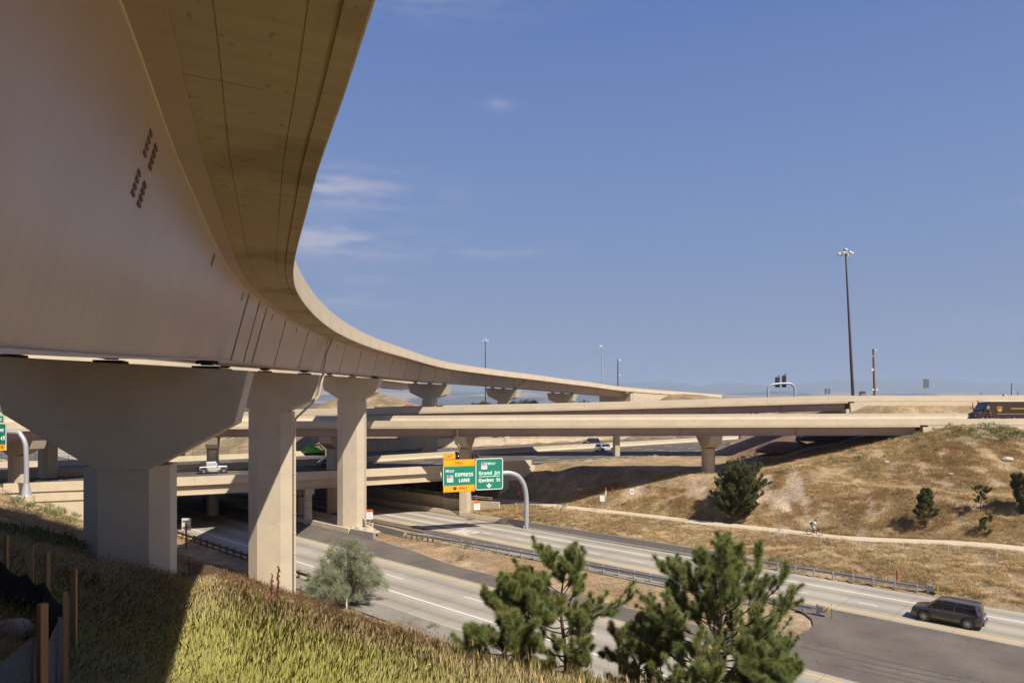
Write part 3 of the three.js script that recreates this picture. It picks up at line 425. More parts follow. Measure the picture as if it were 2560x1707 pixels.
// fence on the far parapet
{ const o = thing('parapet_fence', 'thin black mesh fence along the far highway parapet', 'fence'), S = slice(hwy, LX(-140), LX(-14), 60); for (let k = 0; k < 58; k++) { const q = onFrame(S[k], farLat(S[k]) - .3, 1.0); part('post', [bar(q, q.clone().add(V3(0, 1.3, 0)), .03)], mat.black, o); } for (const h of [1.1, 1.6, 2.25]) part('rail', [sweep(S, f => { const l = farLat(f) - .3; return rect(l - .015, l + .015, h, h + .03); })], mat.black, o); }
// far retaining wall of stacked panels
{ const o = thing('panel_wall', 'tan panelled retaining wall along the far side of highway', 'wall'); for (let k = 0; k < 34; k++) { const L = LX(-14) + k * 3.05, f = frameAtLen(hwy, L), h = Math.max(.6, 3.1 - k * .075), rows = h > 1.8 ? 3 : h > 1 ? 2 : 1; for (let r = 0; r < rows; r++) part('panel', sweep(slice(hwy, L, L + 3.0, 1), rect(-47.3, -47.05 + hash(k, r, 3) * .03, -.05 + r * h / rows, (r + 1) * h / rows - .06)), mat.conc, o); } part('coping', sweep(slice(hwy, LX(-14), LX(-14) + 104, 20), f => { const k = (f.len - LX(-14)) / 3.05, h = Math.max(.6, 3.1 - k * .075); return [[-47.4, h - .04], [-46.95, h - .04], [-46.95, h + .12], [-47.4, h + .12]]; }), mat.concPale, o); }

// --- walls and barriers along the lower road
const sc3 = (s, c, y) => { const [X, F] = XF(s, c); return V3(X, y, -F); };
const scPath = (s0, s1, c0, c1, y, n = 8) => { const a = XF(s0, c0), b = XF(s1, c1); return makePath([[a[0], y - EYE, a[1]], [lerp(a[0], b[0], .5), y - EYE, lerp(a[1], b[1], .5)], [b[0], y - EYE, b[1]]], n); };
{
  const o = thing('retaining_wall', 'tan retaining wall with a pipe railing beside the underpass', 'wall');
  part('wall', sweep(scPath(-150, -86.6, 75.6, 75.6, -.3, 4), rect(-.25, .2, 0, 2.75)), mat.conc, o); part('wall', sweep(scPath(-86.5, -82, 75.6, 76.2, -.3, 4), rect(-.25, .2, 0, 2.6)), mat.conc, o);
  part('wall', sweep(scPath(-81.9, -76, 76.6, 78.5, -.3, 4), f => [[-.2, 0], [.2, 0], [.2, 2.5], [-.2, 2.5]]), mat.conc, o);
  for (let s = -140; s < -77; s += 4) { const c = s < -86 ? 75.6 : lerp(75.6, 78, (s + 86) / 9); part('railing_post', [bar(sc3(s, c, 2.2), sc3(s, c, 3.1), .035)], mat.concPale, o); }
  part('railing', [tube([sc3(-150, 75.6, 3.1), sc3(-110, 75.6, 3.1), sc3(-87, 75.6, 3.0), sc3(-77, 78, 2.85)], .05, 20, 8)], mat.concPale, o); part('railing', [tube([sc3(-150, 75.6, 2.75), sc3(-110, 75.6, 2.75), sc3(-87, 75.6, 2.65), sc3(-77, 78, 2.6)], .03, 20, 8)], mat.concPale, o);
}
const par = thing('road_parapet', 'low tan parapet running from the underpass along the far carriageway', 'barrier');
for (let k = 0; k < 14; k++) part('segment', sweep(scPath(-155 + k * 6.1, -148.95 + k * 6.1, 73.7, 73.7, -.05, 2), [[-.22, 0], [.25, 0], [.22, .3], [.06, .82], [-.12, .82]]), mat.conc, par);
const kr = thing('concrete_barrier', 'grey precast concrete barrier beyond the sign mast', 'barrier');
for (let k = 0; k < 6; k++) part('segment', sweep(scPath(-69.4 + k * 5.8, -63.65 + k * 5.8, 73.6 + k * .06, 73.66 + k * .06, -.05, 2), [[-.3, 0], [.3, 0], [.3, .1], [.18, .3], [.1, 1.0], [-.1, 1.0], [-.18, .3], [-.3, .1]]), mat.concGrey, kr);
// the concrete gore round the third pier
{
  const o = thing('gore_island', 'tan concrete island with low walls around the third flyover pier', 'traffic island');
  part('slab', [scStrip(-132, -77, 54.2, s => lerp(58.2, 56.0, sst(-84, -76, s)), .42, 20)], mat.concPale, o);
  for (let k = 0; k < 8; k++) part('low_wall', sweep(scPath(-130 + k * 6.1, -124 + k * 6.1, 53.9, 53.9, -.1, 2), [[-.25, 0], [.3, 0], [.15, .75], [-.2, .75]]), mat.conc, o);
  part('end_block', sweep(scPath(-81, -76, 53.9, 54.3, -.1, 2), [[-.28, 0], [.28, 0], [.16, .78], [-.16, .78]]), mat.concGrey, o);
  for (let k = 0; k < 8; k++) part('low_wall', sweep(scPath(-130 + k * 6, -124.1 + k * 6, 58.4, 58.4, -.1, 2), [[-.25, 0], [.25, 0], [.15, .8], [-.15, .8]]), mat.conc, o);
  part('end_block', sweep(scPath(-81.5, -73.5, 58.2, 57.5, -.1, 2), [[-.28, 0], [.28, 0], [.16, .82], [-.16, .82]]), mat.concGrey, o);
}

// ---------- guardrails ----------
function wbeam(path, parent, m, y = .55) { return part('rail', sweep(path, [[.0, y - .15], [.06, y - .12], [.06, y - .05], [.0, y], [.06, y + .05], [.06, y + .12], [0, y + .15], [-.02, y + .15], [-.02, y - .15]]), m, parent); }
function guardrail(name, label, pts, spacing, o) {
  const t = thing(name, label, 'guardrail'), fr = makePath(pts, 40), L = fr.at(-1).len; wbeam(fr, t, o.rail);
  for (let k = 0; k * spacing < L; k++) { const f = frameAtLen(fr, Math.max(.01, k * spacing)), ry = Math.atan2(-f.T.x, -f.T.z), w = o.w || .15; part('post', [place([bx(w, .95, w * .8, -.16 * (o.side || 1), .3, 0), bx(.16, .3, .1, -.09 * (o.side || 1), .55, 0)], f.p, ry)], o.post, t); }
  return { t, fr };
}
const scPts = a => a.map(([s, c, y = 0]) => { const [X, F] = XF(s, c); return [X, y - EYE, F]; });
const gr1 = guardrail('median_guardrail', 'galvanised guardrail along the bare dirt median', scPts([[-73, 57.4], [-60, 59.0], [-45, 59.9], [-30, 60.5], [-21, 60.5]]), 1.9, { rail: mat.galv, post: mat.galvPole, side: 1 });
for (let k = 0; k < 5; k++) part('post', [bx(.16, .95, .13, ...(v => [v.x, .3, v.z])(sc3(-72.2 + k * .95, 57.62 + k * .12, 0)))], mat.timber, gr1.t);
const gr2 = guardrail('roadside_guardrail', 'galvanised guardrail below the hill on the far shoulder', scPts([[-37, 73.9, .02], [-30, 74.1, .02], [-22, 74.3, .02], [-15.6, 74.5, .02]]), 1.9, { rail: mat.galv, post: mat.galvPole, side: -1 });
guardrail('timber_post_guardrail', 'dark guardrail on brown timber posts beside the near carriageway', scPts([[-112, 36.5, .05], [-95, 36.5, .05], [-75, 36.5, .05], [-56, 36.4, .05]]), 1.9, { rail: mat.corten, post: mat.timber, side: 1, w: .24 });
function canvasMat(w, h, draw, rough = .6) { const c = document.createElement('canvas'); c.width = w; c.height = h; const x = c.getContext('2d'); draw(x, w, h); const t = new THREE.CanvasTexture(c); t.colorSpace = THREE.SRGBColorSpace; t.anisotropy = 8; return new THREE.MeshStandardMaterial({ map: t, roughness: rough }); }
const facing = (X, F) => Math.atan2(X, F);                     // turn about y so that +z local points along (X, -F) in plan
function panelFace(w, h, p, ry) { const g = new THREE.PlaneGeometry(w, h); g.rotateY(ry).translate(p.x, p.y, p.z); g.userData.keep = true; return g; }
const hazard = canvasMat(64, 64, (x, w, h) => { x.fillStyle = '#e8b21c'; x.fillRect(0, 0, w, h); x.strokeStyle = '#111'; x.lineWidth = 11; for (let k = -2; k < 5; k++) { x.beginPath(); x.moveTo(k * 26 - 10, 70); x.lineTo(k * 26 + 44, -6); x.stroke(); } });
for (const [g, s, c] of [[gr1, -20.6, 60.6], [gr2, -15.2, 74.6]]) {
  const p = sc3(s, c, 0), t = g.t, ry = Math.PI / 2 - .82; part('end_post', [bx(.2, 1.0, .24, p.x, .45, p.z, .8)], mat.galvPole, t); part('end_terminal', [place([bx(.5, .5, .42)], V3(p.x + .25, .6, p.z + .2), ry)], mat.galv, t); part('brace', [bar(sc3(s - 2, c, .05), V3(p.x, .6, p.z), .02)], mat.galv, t);
  const q = V3(p.x + .62, .62, p.z + .52), m = part('hazard_marker', [place([bx(.5, .5, .02)], q, ry)], mat.black, t, 'yellow and black striped end marker'); mesh('marker_face', panelFace(.5, .5, q.clone().add(V3(.015 * Math.sin(ry), 0, .015 * Math.cos(ry))), ry), hazard, m);
}
// ---------- delineators, stakes and small posts ----------
const deline = (p, label) => { const t = thing('delineator_post', label, 'post'); part('post', [bx(.05, 1.3, .03, p.x, p.y + .6, p.z)], M(.06, .12, .05), t); part('reflector', [cyl(.05, .05, .02, p.x, p.y + 1.18, p.z + .02, 10).rotateX(0), bx(.07, .14, .035, p.x, p.y + 1.02, p.z)], M(.55, .75, .5, { roughness: .3 }), t); };
deline(sc3(-19.4, 60.4, 0), 'thin green delineator post at the median nose'); deline(foot(2366, 1490), 'thin green delineator post past the far guardrail end');
{ const p = foot(2243, 1460), t = thing('marker_post', 'dark red marker post above the far guardrail', 'post'); part('post', [bx(.12, 1.35, .06, p.x, p.y + .6, p.z)], M(.22, .03, .02), t); part('cap', [bx(.13, .06, .07, p.x, p.y + 1.3, p.z)], M(.28, .05, .03), t); }
// wire fence of pale thin posts between path and road
{ const t = thing('wire_fence', 'fine wire fence on thin pale posts below the bicycle path', 'fence'), q = []; for (let s = -74; s < 4; s += 4.2) { const c = pathC(s) - 4.2, [X, F] = XF(s, c), g = groundAt(X, F); q.push(g.clone().add(V3(0, 1.0, 0))); part('post', [bx(.035, 1.15, .035, g.x, g.y + .5, g.z)], mat.paleMetal, t); } for (const h of [0, -.35, -.7]) part('wire', [tube(q.map(v => v.clone().add(V3(0, h, 0))), .006, 80, 4)], mat.paleMetal, t);
  const b = foot(1949, 1352); part('corner_brace', [bar(b.clone().add(V3(0, 1.5, 0)), b.clone().add(V3(-1.1, 0, .3)), .04), bar(b.clone().add(V3(0, 1.5, 0)), b.clone().add(V3(1.3, 0, .3)), .04), bar(b.clone(), b.clone().add(V3(0, 1.5, 0)), .045)], mat.galvPole, t); }
// ---------- the overhead sign ----------
const fT = 'bold ', big = (x, s, t, px, py, size, col, al = 'center', w) => { x.fillStyle = col; x.font = fT + size + 'px sans-serif'; x.textAlign = al; x.textBaseline = 'middle'; w ? x.fillText(t, px, py, w) : x.fillText(t, px, py); };
const shield = (x, a, b, w, h) => { x.fillStyle = '#e9e9e4'; x.fillRect(a, b, w, h); const f = h * .42; x.fillStyle = '#3c63b8'; x.fillRect(a + 3, b + 3, w - 6, f * .34); x.fillRect(a + 3, b + 3 + f * .66, w - 6, f * .34); x.fillStyle = '#c8452f'; x.beginPath(); x.arc(a + w * .3, b + 3 + f * .5, f * .36, 0, 7); x.fill(); x.fillStyle = '#e0b030'; x.beginPath(); x.arc(a + w * .34, b + 3 + f * .5, f * .17, 0, 7); x.fill(); x.fillStyle = '#222'; x.font = Math.round(h * .42) + 'px sans-serif'; x.textAlign = 'center'; x.textBaseline = 'middle'; x.fillText('470', a + w / 2, b + h * .72); };
const arrow = (x, cx, cy, r, col) => { x.fillStyle = col; x.beginPath(); x.moveTo(cx, cy + r); x.lineTo(cx - r * 1.2, cy - r * .25); x.lineTo(cx - r * .85, cy - r * .5); x.lineTo(cx - r * .3, cy - r * .05); x.lineTo(cx - r * .3, cy - r); x.lineTo(cx + r * .3, cy - r); x.lineTo(cx + r * .3, cy - r * .05); x.lineTo(cx + r * .85, cy - r * .5); x.lineTo(cx + r * 1.2, cy - r * .25); x.fill(); };
const rr = (x, a, b, w, h, r) => { x.beginPath(); x.roundRect ? x.roundRect(a, b, w, h, r) : x.rect(a, b, w, h); };
const GREEN_S = '#0b7f66', AMBER = '#f2a90c';
const faceR = canvasMat(512, 552, (x, w, h) => { x.fillStyle = GREEN_S; x.fillRect(0, 0, w, h); x.strokeStyle = '#e8ece6'; x.lineWidth = 13; rr(x, 8, 8, w - 16, h - 16, 34); x.stroke(); shield(x, 108, 66, 108, 124); big(x, 0, 'W', 226, 94, 62, '#eef0ea', 'left'); big(x, 0, 'EST', 290, 99, 50, '#eef0ea', 'left'); big(x, 0, 'Grand  Jct', 256, 258, 84, '#f4f6f0', 'center', 400); x.fillStyle = '#e8ece6'; x.fillRect(62, 312, 388, 10); big(x, 0, 'Quebec  St', 256, 382, 84, '#f4f6f0', 'center', 405); arrow(x, 250, 482, 42, '#eef0ea'); });
const faceL = canvasMat(560, 552, (x, w, h) => { x.fillStyle = GREEN_S; x.fillRect(0, 0, w, h); x.fillStyle = '#e8ece6'; x.fillRect(0, 0, 9, h); x.fillStyle = AMBER; x.fillRect(0, 0, w, 120); x.fillRect(0, 436, w, 116); x.strokeStyle = '#b5560a'; x.lineWidth = 5; rr(x, 5, 4, w - 10, 112, 18); x.stroke(); rr(x, 5, 440, w - 10, 108, 18); x.stroke(); big(x, 0, 'TOLL', 276, 62, 60, '#3a2208'); big(x, 0, 'W', 40, 192, 66, '#eef0ea', 'left'); big(x, 0, 'EST', 108, 198, 52, '#eef0ea', 'left'); shield(x, 66, 258, 108, 124); big(x, 0, 'EXPRESS', 366, 262, 84, '#f4f6f0', 'center', 330); big(x, 0, 'LANE', 370, 358, 84, '#f4f6f0', 'center', 200); arrow(x, 204, 492, 36, '#1c1206'); big(x, 0, 'ONLY', 350, 492, 58, '#3a2208'); });
const faceTab = canvasMat(256, 112, (x, w, h) => { x.fillStyle = AMBER; x.fillRect(0, 0, w, h); x.strokeStyle = '#b5560a'; x.lineWidth = 6; x.strokeRect(5, 5, w - 10, h - 10); big(x, 0, 'LEFT', 128, 58, 66, '#3a2208'); });
{
  const t = thing('overhead_sign', 'green and yellow toll lane signs on a curved grey mast arm', 'road sign'), O = [2.1, 98.5], u = [-.935, -.355], P = (d, y, out = 0) => V3(O[0] + u[0] * d + .355 * out, y, -(O[1] + u[1] * d - .935 * out)), base = H(2.1, 98.5), ay = 8.15, ry = facing(.355, .935);
  const pts = [P(0, base - .2), P(0, base + 2), P(.05, ay - 3.4), P(.45, ay - 1.7), P(1.3, ay - .55), P(2.5, ay - .05), P(3.8, ay), P(8, ay), P(12.8, ay)];
  part('mast_arm', [tube(pts, .34, 90, 18, .4), cyl(.48, .48, .08, ...P(0, base + .05).toArray(), 18), cyl(.37, .37, .1, ...P(.0, ay - 4.4).toArray(), 18)], mat.galvPole, t); part('end_flange', [new THREE.CylinderGeometry(.5, .5, .12, 20).rotateZ(Math.PI / 2).rotateY(Math.atan2(.355, .935)).translate(...P(12.85, ay).toArray())], mat.galvPole, t);
  for (let k = 0; k < 6; k++) { const a = k / 6 * 6.28, q = P(0, base + .3); part('base_gusset', [bx(.04, .6, .18, q.x + .4 * Math.sin(a), q.y, q.z + .4 * Math.cos(a), a)], mat.galvPole, t); }
  const pan = (d0, d1, y0, y1, face, label) => { const c = P((d0 + d1) / 2, (y0 + y1) / 2, .58), m = part('sign_panel', [place([bx(d1 - d0, y1 - y0, .06)], c, ry)], mat.galv, t, label); const q = P((d0 + d1) / 2, (y0 + y1) / 2, .615); mesh('sign_face', panelFace(d1 - d0, y1 - y0, q, ry), face, m); };
  pan(3.84, 7.95, 5.95, 10.4, faceR, 'green sign reading Grand Jct and Quebec St'); pan(8.03, 12.6, 5.85, 10.36, faceL, 'green and yellow toll express lane sign'); pan(10.85, 12.6, 10.4, 11.2, faceTab, 'small yellow LEFT tab');
  for (const d of [4.6, 7.1, 8.9, 11.7]) part('bracket', [place([bx(.1, 4.2, .25)], P(d, 8.1, .42), ry)], mat.galv, t);
}
{ // exit sign at the left edge
  const t = thing('exit_sign', 'green exit sign on a dark curved mast at the left edge', 'road sign'), b = V3(-59.7, H(-59.7, 83.5), -83.5), top = 14.6;
  part('footing', [cyl(.85, .85, 1.1, b.x, b.y + .2, b.z, 20)], mat.concPale, t); part('flange', [cyl(.55, .62, .12, b.x, b.y + .8, b.z, 16)], mat.galvPole, t); part('mast_arm', [cyl(.3, .58, 1.4, b.x, b.y + 1.5, b.z, 18), tube([b.clone().add(V3(0, .8, 0)), b.clone().add(V3(0, 4, 0)), V3(b.x - .1, top - 1.6, b.z), V3(b.x - .7, top - .35, b.z), V3(b.x - 1.6, top, b.z), V3(b.x - 9, top, b.z)], .27, 70, 14, .4)], mat.galvPole, t);
  const face = canvasMat(512, 400, (x, w, h) => { x.fillStyle = '#0d6f58'; x.fillRect(0, 0, w, h); x.strokeStyle = '#dfe5de'; x.lineWidth = 8; x.strokeRect(4, 4, w - 8, h - 8); x.fillStyle = AMBER; x.fillRect(8, 312, w - 16, 82); big(x, 0, 'County Line', 265, 95, 84, '#e8ece6', 'center', 450); big(x, 0, 'Road', 400, 215, 84, '#e8ece6', 'center'); big(x, 0, 'EXIT', 130, 354, 58, '#3a2208'); big(x, 0, 'ONLY', 410, 354, 58, '#3a2208'); arrow(x, 300, 354, 30, '#221'); }), tab = canvasMat(256, 96, (x, w, h) => { x.fillStyle = '#0d6f58'; x.fillRect(0, 0, w, h); x.strokeStyle = '#dfe5de'; x.lineWidth = 6; x.strokeRect(4, 4, w - 8, h - 8); big(x, 0, 'EXIT 195', 128, 50, 52, '#e8ece6', 'center', 220); });
  const pn = part('sign_panel', [bx(6.2, 3.3, .06, b.x - 5.2, 14.05, b.z + .45)], mat.galv, t); mesh('sign_face', panelFace(6.2, 3.3, V3(b.x - 5.2, 14.05, b.z + .49), 0), face, pn); const pt = part('exit_tab', [bx(2.6, .95, .06, b.x - 3.7, 16.2, b.z + .45)], mat.galv, t); mesh('tab_face', panelFace(2.6, .95, V3(b.x - 3.7, 16.2, b.z + .49), 0), tab, pt);
}
// ---------- small road signs ----------
const fineFace = canvasMat(128, 200, (x, w, h) => { x.fillStyle = '#efefec'; x.fillRect(0, 0, w, h); x.fillStyle = '#f0622a'; x.fillRect(0, 0, w, 56); x.fillStyle = '#222'; x.font = 'bold 26px sans-serif'; x.textAlign = 'center'; x.fillText('WORK', 64, 40, 100); x.fillText('FINES', 64, 110); x.fillText('DOUBLE', 64, 160, 108); });
const speedFace = canvasMat(96, 128, (x, w, h) => { x.fillStyle = '#e9ebec'; x.fillRect(0, 0, w, h); x.fillStyle = '#667'; x.fillRect(24, 40, 48, 44); });
function postSign(name, label, p, w, h, y0, face, o = {}) {
  const t = thing(name, label, 'sign'), ry = o.ry || 0, front = o.back ? -1 : 1; part('post', [bx(o.pw || .07, y0 + h * .9, o.pw || .05, p.x, p.y + (y0 + h * .9) / 2 - .1, p.z)], o.post || mat.galvPole, t); const c = V3(p.x + .06 * Math.sin(ry) * front, p.y + y0 + h / 2, p.z + .06 * Math.cos(ry) * front);
  const pn = part('sign_panel', [place([bx(w, h, .02)], c, ry)], mat.paleMetal, t); if (face) mesh('sign_face', panelFace(w, h, c.clone().add(V3(.014 * Math.sin(ry), 0, .014 * Math.cos(ry))), ry), face, pn); return t;
}
postSign('work_zone_sign', 'white sign with orange header at the foot of the third pier', at(924, 1316, 96.5).setY(.1), .9, 1.35, 1.6, fineFace);
postSign('work_zone_sign', 'white sign with orange header behind the tan parapet', V3(-5.4, H(-5.4, 104.5), -104.5), .95, 1.35, 1.9, fineFace, { ry: .3 });
{ const p = sc3(-88.5, 34.6, 0), g = V3(p.x, H(p.x, -p.z), p.z), t = postSign('backward_sign', 'plain back of a roadside sign on a timber post', g, 1.15, 1.5, 2.3, null, { back: 1, pw: .16, post: mat.timber }); for (const y of [2.7, 3.5]) part('cross_brace', [bx(.85, .08, .05, g.x, g.y + y, g.z + .04)], mat.timber, t); }
postSign('path_sign', 'small white sign standing on the hillside near the shadow edge', foot(1580, 1268), .55, .75, 1.9, speedFace); postSign('path_sign', 'small grey sign panel beside the bicycle path', foot(1506, 1278), .75, .95, 1.5, null);
{ const p = foot(1515, 1245), t = thing('pipe_marker', 'red topped white marker post beside the grey path sign', 'post'); part('post', [bx(.16, 1.1, .1, p.x, p.y + .5, p.z)], M(.75, .75, .72), t); part('top', [bx(.165, .5, .105, p.x, p.y + 1.3, p.z)], M(.5, .04, .03), t); }
{ const p = foot(1532, 1238), t = thing('rusty_stake', 'rusty brown stake beside the red topped marker', 'post'); part('stake', [bx(.09, 1.3, .06, p.x, p.y + .6, p.z)], M(.25, .07, .04), t); }
{ // camera pole in front of the retaining wall
  const p = sc3(-87.2, 76.6, 0), t = thing('camera_post', 'white post with a box head on the retaining wall', 'post'), q = V3(p.x, 1.4, p.z); part('post', [bar(q, q.clone().add(V3(0, 4.6, 0)), .07)], mat.paleMetal, t); part('head', [bx(.75, .42, .35, q.x - .1, q.y + 4.6, q.z)], mat.paleMetal, t); part('lens', [bx(.2, .2, .05, q.x + .05, q.y + 4.6, q.z + .19)], mat.black, t); }
// ---------- tall lights and poles ----------
function highMast(label, b, h, r, lean, metal) {
  const t = thing('high_mast_light', label, 'street light'), top = b.clone().add(V3(lean, h, 0)); part('mast', [bar(b, top, r, r * .42, 14)], metal, t); part('hub', [cyl(.5, .5, .7, top.x, top.y + .1, top.z, 16), new THREE.SphereGeometry(.55, 14, 8, 0, 7, 0, 1.6).translate(top.x, top.y + .6, top.z)], mat.galvPole, t);
  for (let k = 0; k < 6; k++) { const a = k / 6 * 6.283 + .3, q = top.clone().add(V3(1.35 * Math.sin(a), -.15, 1.35 * Math.cos(a))); const lm = part('luminaire', [new THREE.SphereGeometry(.42, 12, 8).scale(1, .72, 1).translate(q.x, q.y, q.z), bar(top, q, .06)], mat.paleMetal, t); part('lens', [cyl(.3, .3, .06, q.x, q.y - .3, q.z, 12)], mat.lamp, lm); }
}
highMast('tall dark high-mast light with a ring of lamps at right', at(2134, 1000, 155), 33.5, .36, -1.75, mat.corten); highMast('distant high-mast light behind the flyover barrier', at(1214, 1045, 330), 37.5, .42, -.2, mat.corten);
function pole(label, px, pTop, pBot, F, r, m, extras) { const t = thing('camera_pole', label, 'pole'), a = at(px, pBot, F), b = at(px - (extras?.lean || 0), pTop, F); part('pole', [bar(a, b, r, r * .75, 10)], m, t); for (const [y, dx, w] of extras?.boxes || []) { const q = at(px + dx, y, F); part('camera', [bx(w, w * .6, .4, q.x, q.y, q.z)], mat.paleMetal, t); part('bracket', [bar(q, at(px, y, F), .05)], mat.paleMetal, t); } }
pole('pale grey camera pole beyond the flyover end', 1507, 862, 1010, 250, .22, mat.galvPole, { lean: 2, boxes: [[865, -5, .9]] }); pole('dark camera pole beside the pale one', 1545, 898, 1010, 240, .24, mat.corten, { boxes: [[900, 4, .8], [937, 4, .6]] });
pole('brown wooden pole with white cameras beside the high-mast light', 2188, 872, 1005, 170, .3, mat.timber, { lean: 4, boxes: [[875, 2, .5], [890, -5, .4], [924, -5, .9], [974, -5, .6], [974, 5, .6]] }); pole('thin dark pole at the right edge above the delivery truck', 2530, 958, 1000, 175, .12, mat.corten, { boxes: [[981, 3, .4]] }); pole('short far post near the right edge', 2454, 980, 1000, 190, .1, mat.corten); pole('shortest far post at the right edge', 2546, 979, 1000, 190, .1, mat.corten);
{ const t = thing('arched_sign_frame', 'grey arched gantry holding two sign panels seen from behind', 'road sign'), F = 250, A = (px, py) => at(px, py, F), pts = [A(1921, 1005), A(1921, 975), A(1924, 966), A(1933, 961), A(1955, 959), A(1975, 959), A(1984, 964), A(1987.5, 974), A(1988, 1005)]; part('frame', [tube(pts, .42, 70, 10, .4)], mat.galvPole, t); for (const [a, b, c, d] of [[1940, 1952, 943, 968], [1957, 1968, 939, 968]]) { const p0 = A(a, d), p1 = A(b, c); part('sign_panel', [bx(p1.x - p0.x, p1.y - p0.y, .1, (p0.x + p1.x) / 2, (p0.y + p1.y) / 2, p0.z - .6)], M(.12, .13, .14), t); for (let k = 0; k < 4; k++) { const x = lerp(p0.x, p1.x, (k + .5) / 4); part('rib', [bx(.16, p1.y - p0.y + 1.0 * (k / 3), .2, x, (p0.y + p1.y) / 2 + .5 * k / 3, p0.z - .45)], mat.steelDark, t); } } }
postSign('plain_sign_back', 'tall grey sign panel seen from behind above the far barrier', at(2316, 1000, 180), 1.5, 2.4, 3.2, null, { post: mat.galvPole, pw: .12 }).children[1].material = M(.13, .14, .17);
for (const [px, l] of [[2065, 'left of two small grey sign backs left of the cupola roof'], [2073, 'right of two small grey sign backs left of the cupola roof']]) postSign('small_sign_back', l, at(px, 1002, 260), .9, 2.1, 2.6, null, { pw: .1 }).children[1].material = M(.13, .14, .17);
{ const t = thing('sign_screen', 'grey slatted back of a large sign above the flyover', 'sign'), F = 300, a = at(1357, 958, F), b = at(1413, 938, F); for (let k = 0; k < 14; k++) part('slat', [bx((b.x - a.x) / 14 * .82, (b.y - a.y) * .6, .1, lerp(a.x, b.x, (k + .5) / 14), lerp(a.y, b.y, .62) - k * .08, a.z)], M(.22, .25, .29), t); part('rail', [bx(b.x - a.x, .15, .1, (a.x + b.x) / 2, lerp(a.y, b.y, .5), a.z + .1)], mat.galvPole, t); for (const k of [.15, .5, .85]) part('post', [bx(.25, 14, .2, lerp(a.x, b.x, k), b.y - 7.4, a.z - .15)], mat.galvPole, t); }
// ---------- buildings ----------
{ const t = thing('picnic_shelter', 'small shelter with a red tiled roof behind the bridges', 'building'), c = at(1022, 1022, 200), y = H(c.x, 200); part('wall', [bx(2.6, c.y - y + .5, 2.2, c.x, (c.y + y) / 2, c.z)], M(.16, .11, .08), t); part('roof', [new THREE.CylinderGeometry(1.1, 2.7, .85, 4).rotateY(Math.PI / 4).translate(c.x, c.y + .9, c.z)], M(.3, .06, .045), t); for (const s of [-1, 1]) part('post', [bx(.15, .5, .15, c.x + s * 1.5, c.y + .3, c.z + 1.2)], mat.concPale, t); }
{ const t = thing('cupola_building', 'far building with a dark roof and a small cupola', 'building'), c = at(2157, 996, 420), g = 12; part('wall', [bx(11, c.y - g, 9, c.x, (c.y + g) / 2, c.z)], M(.3, .25, .2), t); part('roof', [new THREE.CylinderGeometry(2, 9.3, 2.2, 4).rotateY(Math.PI / 4).translate(c.x, c.y + 1.1, c.z)], M(.06, .05, .05), t); part('cupola', [bx(2.6, 1.9, 2.6, c.x, c.y + 3.0, c.z)], M(.28, .3, .32), t); part('cupola_roof', [new THREE.CylinderGeometry(.2, 2.6, .9, 4).rotateY(Math.PI / 4).translate(c.x, c.y + 4.3, c.z)], M(.07, .06, .06), t); }
{ const t = thing('long_building', 'long low far building with pale teal windows beside the cupola roof', 'building'), c = at(2110, 996, 410); part('wall', [bx(22, 7, 6, c.x, c.y - 2.6, c.z)], M(.1, .09, .09), t); part('window_band', [bx(5, 1.4, .2, c.x - 5, c.y - .1, c.z + 3.1)], M(.45, .6, .6, { roughness: .2 }), t); }
{ const t = thing('white_shed', 'low white flat roofed building on the far skyline', 'building'), c = at(2010, 996, 330); part('wall', [bx(7.4, 6, 5, c.x, c.y - 2.4, c.z)], M(.5, .5, .48), t); part('roof', [bx(7.7, .25, 5.3, c.x, c.y + .7, c.z)], M(.75, .75, .73), t); }
// far right: barrier wall, barrel, marker posts
{ const p = makePath([[70, .22, 150], [96, .55, 152], [140, .9, 156], [190, 1.1, 160]].map(([x, e, F]) => [x, e, F]), 20), t = thing('barrier_wall', 'long cream barrier wall on the right skyline', 'barrier'); for (let k = 0; k < 12; k++) { const L = p.at(-1).len; part('segment', sweep(slice(p, L * k / 12, L * (k + 1) / 12 - .05, 3), rect(-.2, .2, -1.2, .85)), mat.concPale, t); } }
{ const c = at(2512, 996, 140), y = H(c.x, 140), t = thing('traffic_drum', 'orange and white traffic drum on the right skyline', 'barrel'); part('drum', [cyl(.26, .36, 1.0, c.x, Math.max(y, c.y) + .45, c.z, 16)], M(.7, .06, .03), t); part('stripe', [cyl(.315, .335, .2, c.x, Math.max(y, c.y) + .42, c.z, 16), cyl(.28, .3, .16, c.x, Math.max(y, c.y) + .75, c.z, 16)], M(.8, .75, .7), t); }
{ const c = at(2446, 1010, 128), t = thing('pipe_marker', 'red topped white marker post above the delivery truck nose', 'post'); const y = H(c.x, 128); part('post', [bx(.18, 1.2, .12, c.x, y + .5, c.z)], M(.8, .8, .76), t); part('top', [bx(.185, .5, .125, c.x, y + 1.3, c.z)], M(.5, .04, .05), t); }
{ const c = at(2433, 1005, 128), t = thing('rusty_stake', 'red brown stake left of the marker above the truck', 'post'); part('stake', [bx(.14, 1.3, .1, c.x, H(c.x, 128) + .5, c.z)], M(.4, .1, .08), t); }
